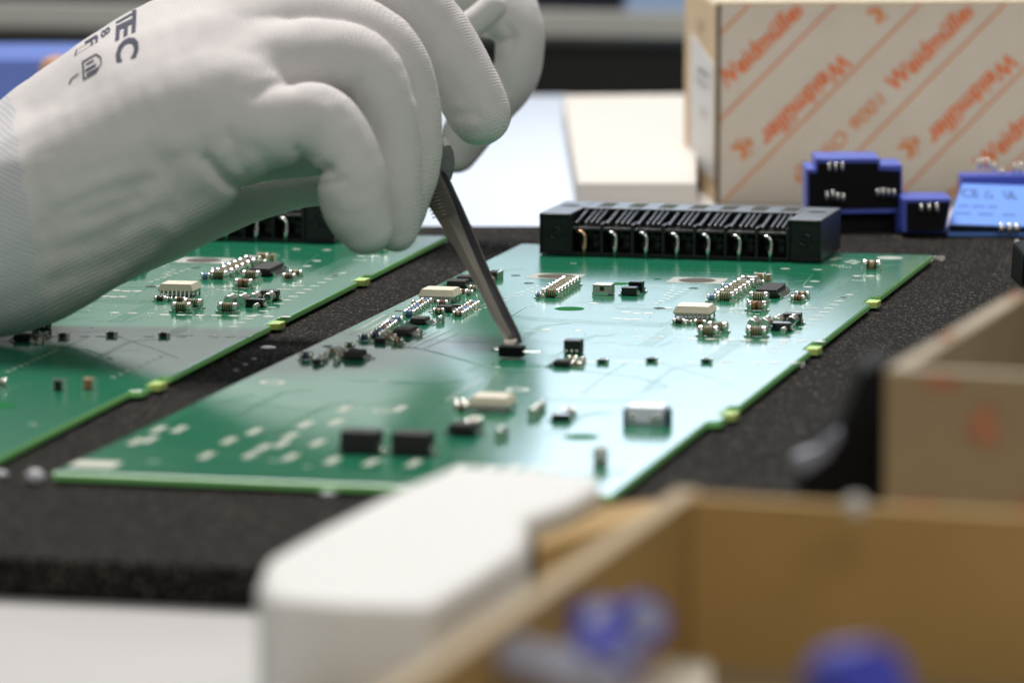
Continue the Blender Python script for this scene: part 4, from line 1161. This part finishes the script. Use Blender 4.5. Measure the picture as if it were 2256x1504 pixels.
# ------------------------------------------------------------------ blue modules behind the board, right
def capsule_row(t, pts, Y, r, mi=0):
    for (px, py, hpx) in pts:
        a = P3(px, py - hpx, Y); b = P3(px, py + hpx, Y)
        t.tube([a - Vector((0, 0, -r * .6)), a, b, b - Vector((0, 0, r * .6))], [r * .5, r, r, r * .5], mi, 10)
def module_one():
    Y = 1.545; r = empty('relay_module', tuple(P3(1880, 500, Y)))
    tag(r, 'blue module with stepped top and open black underside facing the camera', 'relay')
    O = Vector(r.location)
    pl = [(1776, 372), (1797, 372), (1797, 349), (1938, 349), (1940, 364), (1988, 364), (1988, 462), (1984, 470), (1780, 472), (1776, 466)]
    t = MB(); t.prism([P3(x, y, Y) - O for x, y in pl][::-1], (0, 0.022, 0)); obj('housing', t, M['blue'], r, bevel=0.0003)
    pl = [(1782, 381), (1800, 381), (1802, 359), (1934, 359), (1936, 375), (1984, 377), (1984, 458), (1782, 462)]
    t = MB(); t.prism([P3(x, y, Y - .0004) - O for x, y in pl][::-1], (0, 0.001, 0)); obj('underside', t, M['wedge'], r)
    t = MB(); capsule_row(t, [(1827, 368, 9), (1841, 368, 9), (1856, 368, 9), (1822, 433, 8), (1835, 430, 8), (1846, 434, 8), (1858, 436, 8), (1934, 425, 7), (1946, 425, 7), (1958, 425, 7), (1970, 426, 7)], Y - 0.003, 0.0005)
    t.v = [tuple(Vector(v) - O) for v in t.v]; obj('pin', t, M['silver'], r)
    pl = [(1790, 466), (1984, 462), (1984, 512), (1800, 514)]
    t = MB(); t.prism([P3(x, y, Y + .004) - O for x, y in pl][::-1], (0, 0.014, 0)); obj('base', t, M['wedge'], r)
    pl = [(1974, 440), (1986, 440), (1986, 512), (1974, 512)]
    t = MB(); t.prism([P3(x, y, Y + .001) - O for x, y in pl][::-1], (0, 0.004, 0)); obj('rib', t, M['blue'], r)
module_one()
def module_two():
    Y = 1.53; r = empty('relay_module', tuple(P3(2050, 500, Y)))
    tag(r, 'low blue module showing three silver pins between the stepped module and the light blue one', 'relay')
    O = Vector(r.location)
    t = MB(); t.prism([P3(x, y, Y) - O for x, y in ((1988, 438), (2096, 438), (2084, 512), (1988, 512))][::-1], (0, 0.02, 0)); obj('housing', t, M['blue'], r, bevel=0.0003)
    t = MB(); t.prism([P3(x, y, Y - .0005) - O for x, y in ((1998, 446), (2092, 446), (2080, 509), (1998, 509))][::-1], (0, 0.001, 0)); obj('underside', t, M['wedge'], r)
    t = MB(); capsule_row(t, [(2030, 458, 7), (2047, 458, 7), (2064, 458, 8)], Y - 0.003, 0.0006)
    t.v = [tuple(Vector(v) - O) for v in t.v]; obj('pin', t, M['silver'], r)
module_two()
def module_three():
    r = empty('relay_module', tuple(P3(2180, 500, 1.5)))
    tag(r, 'light blue module with printed lid tilted towards the camera at the right edge', 'relay')
    O = Vector(r.location)
    a, b, d = P3(2088, 492, 1.532), P3(2330, 500, 1.532), P3(2120, 404, 1.577); c = d + (b - a)
    bot = [Vector((p.x, p.y, 0.0002)) - O for p in (a, b, c, d)]
    t = MB(); t.hexa(bot, [p - O for p in (a, b, c, d)]); obj('lid', t, M['blue_l'], r, bevel=0.0003)
    t = MB(); t.prism([P3(x, y, 1.5312) - O for x, y in ((2092, 497), (2326, 504), (2326, 509), (2092, 508))][::-1], (0, 0.002, 0)); obj('underside', t, M['wedge'], r)
    t = MB(); t.prism([P3(x, y, 1.584) - O for x, y in ((2118, 388), (2330, 386), (2330, 470), (2118, 470))][::-1], (0, 0.012, 0)); obj('back_shell', t, M['blue'], r, bevel=0.0003)
    t = MB(); capsule_row(t, [(2206, 504, 8), (2224, 504, 8), (2240, 504, 8)], 1.5275, 0.0009)
    capsule_row(t, [(2155, 362, 10), (2166, 360, 9), (2178, 362, 10), (2190, 368, 8), (2234, 372, 10), (2248, 372, 10), (2208, 380, 7)], 1.588, 0.0006)
    t.v = [tuple(Vector(v) - O) for v in t.v]; obj('pin', t, M['silver'], r)
    # lid printing, laid out in the lid's own plane
    U = (b - a).normalized(); V = (d - a); V = (V - U * V.dot(U)).normalized(); Nn = U.cross(V).normalized()
    t = MB(); px = 1.5 / F; sl = 0.36
    def put(txt, x, y, length, height, mi, off=0.0):
        vs, fs = fit_text(txt, length * px, height * px, off)
        t.add([tuple(a - O + U * (x * px + u + sl * 0 * v) + V * (y * px + v) + Nn * 0.00008) for u, v in vs], fs, mi)
    D = (d - a).length / px
    put('CE', 50, D * .64, 40, D * .20, 0, 0.01); put('UL', 148, D * .64, 30, D * .18, 0, 0.03)
    tri = [(100, .64), (124, .64), (112, .84)]; n = 3
    cx, cy = 112, .71
    o_ = [(x, y) for x, y in tri]; i_ = [((x - cx) * .7 + cx, (y - cy) * .7 + cy) for x, y in tri]
    t.add([tuple(a - O + U * x * px + V * (y * D * px) + Nn * 0.00008) for x, y in o_ + i_], [(0, 1, 4, 3), (1, 2, 5, 4), (2, 0, 3, 5)], 0)
    for (x0, x1, y) in ((35, 60, .40), (66, 96, .40), (102, 125, .40), (22, 60, .22), (75, 110, .22), (130, 160, .22)):
        vs = [(x0, y), (x1, y), (x1, y + .05), (x0, y + .05)]
        t.add([tuple(a - O + U * x * px + V * (yy * D * px) + Nn * 0.00008) for x, yy in vs], [(0, 1, 2, 3)], 1)
    obj('printing', t, [M['ink'], M['ink_l']], r)
module_three()
t = MB(); t.prism([P3(x, y, 1.34) for x, y in ((2250, 640), (2310, 650), (2310, 548), (2256, 560))], (0, 0.03, 0))
tag(obj('black_block', t, M['wedge'], bevel=0.001), 'black block just entering the frame at the right edge above the open box', 'block')

# ------------------------------------------------------------------ near foreground: foam piece, cardboard boxes, capacitors
def foam_piece():
    z = 0.024
    pl = [(566, 1278), (588, 1226), (700, 1162), (865, 1078), (1000, 1022), (1150, 1030), (1320, 1045), (1326, 1070), (1265, 1105), (1168, 1140), (1158, 1205), (1060, 1270), (950, 1335), (760, 1330), (600, 1316)]
    top = [at(x, y, z) for x, y in pl]
    t = MB(); t.prism([Vector(p) for p in top], (0, 0, TZ - z + 0.0002))
    o = obj('foam_block', t, M['foam_w'], bevel=0.0022, seg=4)
    for p in o.data.polygons: p.use_smooth = False
    tag(o, 'white foam plastic block with rounded corners in front of the central board', 'packaging')
foam_piece()

def open_box(name, label, corner, left_end, right_end, z, th, mats, floor_z, extra=None):
    c, l, r_ = [Vector(x) for x in (corner, left_end, right_end)]
    root = empty(name, (c.x, c.y, TZ)); tag(root, label, 'box', 'open cardboard boxes in the foreground')
    O = Vector(root.location)
    def wall(nm, p, q, inward, m):
        t = MB(); inn = inward.normalized() * th
        b = [p, q, q + inn, p + inn]
        t.hexa([Vector((v.x, v.y, TZ + .0002)) - O for v in b], [Vector((v.x, v.y, z)) - O for v in b]); 
        # paler cut edge along the rim
        t.hexa([Vector((v.x, v.y, z)) - O for v in b], [Vector((v.x, v.y, z + 0.0008)) - O for v in b], 1)
        return obj(nm, t, m, root, bevel=0.0008)
    return root, O, wall

def box_one():
    z = 0.038
    c = at(1478, 1094, z); l = at(850, 1520, z); r_ = at(2500, 1152, z)
    root, O, wall = open_box('cardboard_box', 'open brown cardboard box of blue capacitors at the bottom right', c, l, r_, z, 0.0042, None, 0.012)
    dl = (l - c).normalized(); dr = (r_ - c).normalized()
    wall('side_wall', c + dl * -0.004, c + dl * 0.33, dr, [M['card_b'], M['card_edge']])
    wall('back_wall', c + dr * 0.0044, r_, dl, [M['card_b'], M['card_b']])
    t = MB(); q = [c + dr * .0046 + dl * .0046, r_ + dl * .0046, r_ + dl * 0.33, c + dl * 0.33 + dr * .0046]
    q = [q[0], q[3], q[2], q[1]]
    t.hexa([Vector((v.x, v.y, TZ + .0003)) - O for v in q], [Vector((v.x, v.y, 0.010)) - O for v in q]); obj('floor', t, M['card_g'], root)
    # flap folded outwards on the left side
    t = MB(); out = -dr
    a, b = c + dl * 0.008 + out * 0.0006, c + dl * 0.30 + out * .0006
    v = [a, b, b + out * 0.030, a + out * 0.022]
    hh = [0.030, 0.030, 0.0235, 0.0245]
    t.hexa([Vector((p.x, p.y, h_ - .0015)) - O for p, h_ in zip(v, hh)][::-1], [Vector((p.x, p.y, h_)) - O for p, h_ in zip(v, hh)][::-1])
    return c, dl, dr, O
_c, _dl, _dr, _O = box_one()
t = MB()
q = [at(1185, 1205, 0.02), at(1168, 1132, 0.02), at(1440, 1098, 0.02), at(1500, 1120, 0.02)]
q2 = [at(620, 1478, 0.02), at(1000, 1340, 0.02), at(1185, 1205, 0.02), at(900, 1560, 0.02), at(620, 1560, .02)]
t.prism([q[1], q[0], q[3], q[2]], (0, 0, 0.02 * -1 + TZ + .001))
tag(obj('brown_card_piece', t, M['card_b'], bevel=0.001), 'small brown cardboard piece wedged between the foam block and the box rim', 'cardboard')
t = MB(); z = 0.006
q2 = [at(604, 1436, z), at(604, 1640, z), at(900, 1640, z), at(1040, 1370, z), at(880, 1400, z)]
t.prism(q2, (0, 0, TZ - z + .0003))
tag(obj('brown_card_piece', t, M['card_b'], bevel=0.001), 'brown cardboard flap low in front of the foam block, left of the box rim', 'cardboard')

def box_two():
    z = 0.054
    c = at(1950, 812, z); b_ = at(2225, 648, z); r_ = at(2500, 838, z)
    root = empty('cardboard_box', (c.x, c.y, TZ))
    tag(root, 'worn open cardboard box with faded orange print at the right edge', 'box', 'open cardboard boxes in the foreground')
    O = Vector(root.location); th = 0.0036
    db = (b_ - c).normalized(); dr = (r_ - c).normalized()
    def slab(nm, p, q, inward, ms, zt=z):
        t = MB(); inn = inward * th; b = [p, q, q + inn, p + inn]
        if (q - p).cross(inn).z < 0: b = [p, p + inn, q + inn, q]
        t.hexa([Vector((v.x, v.y, TZ + .0002)) - O for v in b], [Vector((v.x, v.y, zt - .0006)) - O for v in b], 0)
        t.hexa([Vector((v.x, v.y, zt - .0006)) - O for v in b], [Vector((v.x, v.y, zt)) - O for v in b], 1)
        return obj(nm, t, ms, root, bevel=0.0006)
    slab('front_wall', c, r_, db, [M['card_g'], M['card_edge2']])
    slab('side_wall', c + db * (th + .0002), b_, dr, [M['card_g'], M['card_edge2']])
    slab('back_wall', b_ + db * 0.0004, b_ + dr * 0.12, -db * -1, [M['card_g'], M['card_g']])
    # faded printing on the outside of the front wall and on the rim
    t = MB(); nrm = Vector((dr.y, -dr.x, 0)) * 0.0005
    def blot(x, zz, w, h):
        p = c + dr * x + nrm; n = 9; vs = []
        for k in range(n):
            a = 2 * math.pi * k / n; rr = 1 + 0.25 * math.sin(3 * a + x * 900)
            vs.append(tuple(Vector((p.x, p.y, 0)) + dr * (w * rr * math.cos(a)) + Vector((0, 0, zz + h * rr * math.sin(a))) - O))
        t.add(vs, [tuple(range(n))])
    blot(0.0185, 0.0445, 0.0030, 0.0040); blot(0.0070, 0.0285, 0.0034, 0.0026); blot(0.0105, 0.0520, 0.0035, 0.0016); blot(0.027, 0.030, 0.002, 0.0024)
    for (f_, w) in ((0.35, .010), (0.92, .007)):
        p = c + (b_ - c) * f_; q = p + db * w
        vs = [p + dr * .0006, p + dr * (th - .0006), q + dr * (th - .0006), q + dr * .0006]
        t.add([tuple(Vector((v.x, v.y, z + .0002)) - O) for v in vs], [(0, 1, 2, 3)])
    obj('faded_printing', t, M['orange_f'], root)
M['orange_f'] = mat('worn_orange_ink', (0.40, 0.17, 0.085), 0.8, noise=0.3, nscale=300)
M['card_edge2'] = mat('worn_rim', (0.48, 0.41, 0.30), 0.85, noise=0.15, nscale=200)
box_two()

def black_wedge():
    Y = 0.885; r = empty('plastic_wedge', tuple(P3(1860, 1120, Y)))
    tag(r, 'black plastic wedge with a bluish gloss reflection built on as a slab, leaning against the worn box', 'plastic part')
    O = Vector(r.location)
    pl = [(1762, 1185), (1766, 1040), (1815, 1020), (1862, 925), (1900, 820), (1960, 790), (1965, 1185)]
    t = MB(); t.prism([P3(x, y, Y) - O for x, y in pl], (0.0, 0.018, 0)); obj('body', t, M['wedge'], r, bevel=0.001)
    pl = [(1750, 1030), (1745, 1005), (1800, 985), (1848, 945), (1858, 960), (1826, 1012), (1780, 1046)]
    t = MB(); t.prism([P3(x, y, Y - .002) - O for x, y in pl], (0.0, 0.003, 0)); obj('clip', t, M['sheenm'], r, bevel=0.0005)  # thin slab coloured as the bluish gloss reflection on the wedge
M['sheenm'] = mat('bluish_gloss_patch', (0.20, 0.215, 0.26), 0.4, 0.3)
black_wedge()

# blue capacitors in the near box
def capacitor_can(px, py, Y, rpx, tilt, yaw, label, silver=False):
    p = P3(px, py, Y); R = rpx * Y / F; H = R * 2.2
    r = empty('blue_capacitor', tuple(p)); tag(r, label, 'capacitor', 'round capacitors lying in the brown box')
    r.rotation_euler = (tilt, 0, yaw)
    t = MB(); t.tube([(0, 0, -H), (0, 0, -H + .001), (0, 0, -.001), (0, 0, 0)], [R * .9, R, R, R * .9], 0, 24); obj('sleeve', t, M['alu'] if silver else M['cap_blue'], r)
    t = MB(); t.tube([(0, 0, 0.0), (0, 0, 0.0004)], [R * .66, R * .60], 0, 24); obj('can_top', t, M['cap_blue'] if rpx > 90 else M['alu'], r)
for a in ((1425, 1362, .72, 60, 1.1, 0.5, 'rightmost blue capacitor of the heap, tilted to show its silver end'),
          (1325, 1352, .73, 52, 0.7, -0.2, 'blue capacitor at the top middle of the heap'),
          (1225, 1362, .735, 48, 1.3, -0.6, 'small blue capacitor at the top left of the heap'),
          (1392, 1436, .69, 56, 1.3, 0.9, 'blue capacitor low on the right of the heap'),
          (1290, 1420, .70, 50, 1.4, -0.4, 'blue capacitor lying in the very centre of the heap'),
          (1130, 1405, .71, 44, 1.3, 0.3, 'blue capacitor against the inner left wall of the box'),
          (1135, 1440, .69, 54, 0.9, -0.6, 'silver-looking capacitor nearest the box rim', True),
          (1235, 1456, .68, 58, 0.7, 0.2, 'silver capacitor at the near edge of the heap', True),
          (1318, 1482, .665, 50, 0.9, -0.3, 'small silver capacitor in front of the blue ones', True),
          (1922, 1508, .62, 94, 1.35, 0.3, 'single blue capacitor standing apart on the right')):
    capacitor_can(*a)
t = MB()
v = [at(1400, 1445, .014), at(1120, 1560, .014), at(1560, 1560, .014), at(1570, 1450, .014)]
t.prism([v[0], v[1], v[2], v[3]], (0, 0, -0.0038))
tag(obj('paper_slip', t, M['card_w'], bevel=0.001), 'pale paper slip on the floor of the brown box beside the capacitors', 'paper')

# ------------------------------------------------------------------ crumbs and scraps
def scrap(name, px, py, z, sc, r, label, m='crumb', cat='scrap'):
    p = at(px, py, z); t = MB(); t.ball((0, 0, r * sc[2]), r, 0, 10, 7, sc)
    for i, v in enumerate(t.v):
        k = 1 + 0.25 * math.sin(i * 2.3); t.v[i] = (v[0] * k, v[1] * k, v[2])
    tag(obj(name, t, M[m], loc=tuple(p)), label, cat, 'loose scraps on the mat')
def coil(px, py, label):
    p = at(px, py, 0); t = MB(); pts = []
    for i in range(60):
        a = i * 0.62; pts.append((-0.0022 + i * 0.000075, 0.0007 * math.cos(a), 0.0009 + 0.0007 * math.sin(a)))
    t.tube(pts, 0.00016, 0, 6)
    tag(obj('wire_coil', t, M['silver'], loc=tuple(p), rotz=-0.1), label, 'wire', 'loose scraps on the mat')
coil(1756, 812, 'tiny silver wire coil on the mat right of the third board tab')
coil(2066, 576, 'tiny silver wire coil at the far right corner of the central board')
scrap('white_scrap', 590, 770, 0, (1.8, 1, .5), 0.0011, 'small white fleck on the mat between the two boards')
scrap('white_scrap', 78, 1066, 0, (1.1, 1, .9), 0.0019, 'round whitish crumb on the mat left of the central board')
scrap('white_scrap', 2, 1052, 0, (1.1, 1, .6), 0.0014, 'dim whitish crumb at the left edge of the picture')
scrap('white_scrap', 722, 1092, 0, (1.6, 1, .5), 0.0011, 'pale fleck on the mat just below the near edge of the board')
scrap('white_scrap', 2241, 539, 0, (.8, 1, .9), 0.0009, 'tiny white crumb on the mat below the light blue module')
scrap('pale_bead', 1886, 1140, 0.0388, (1, 1, .9), 0.0021, 'pale bead on the back rim of the brown box', 'cream', 'bead')
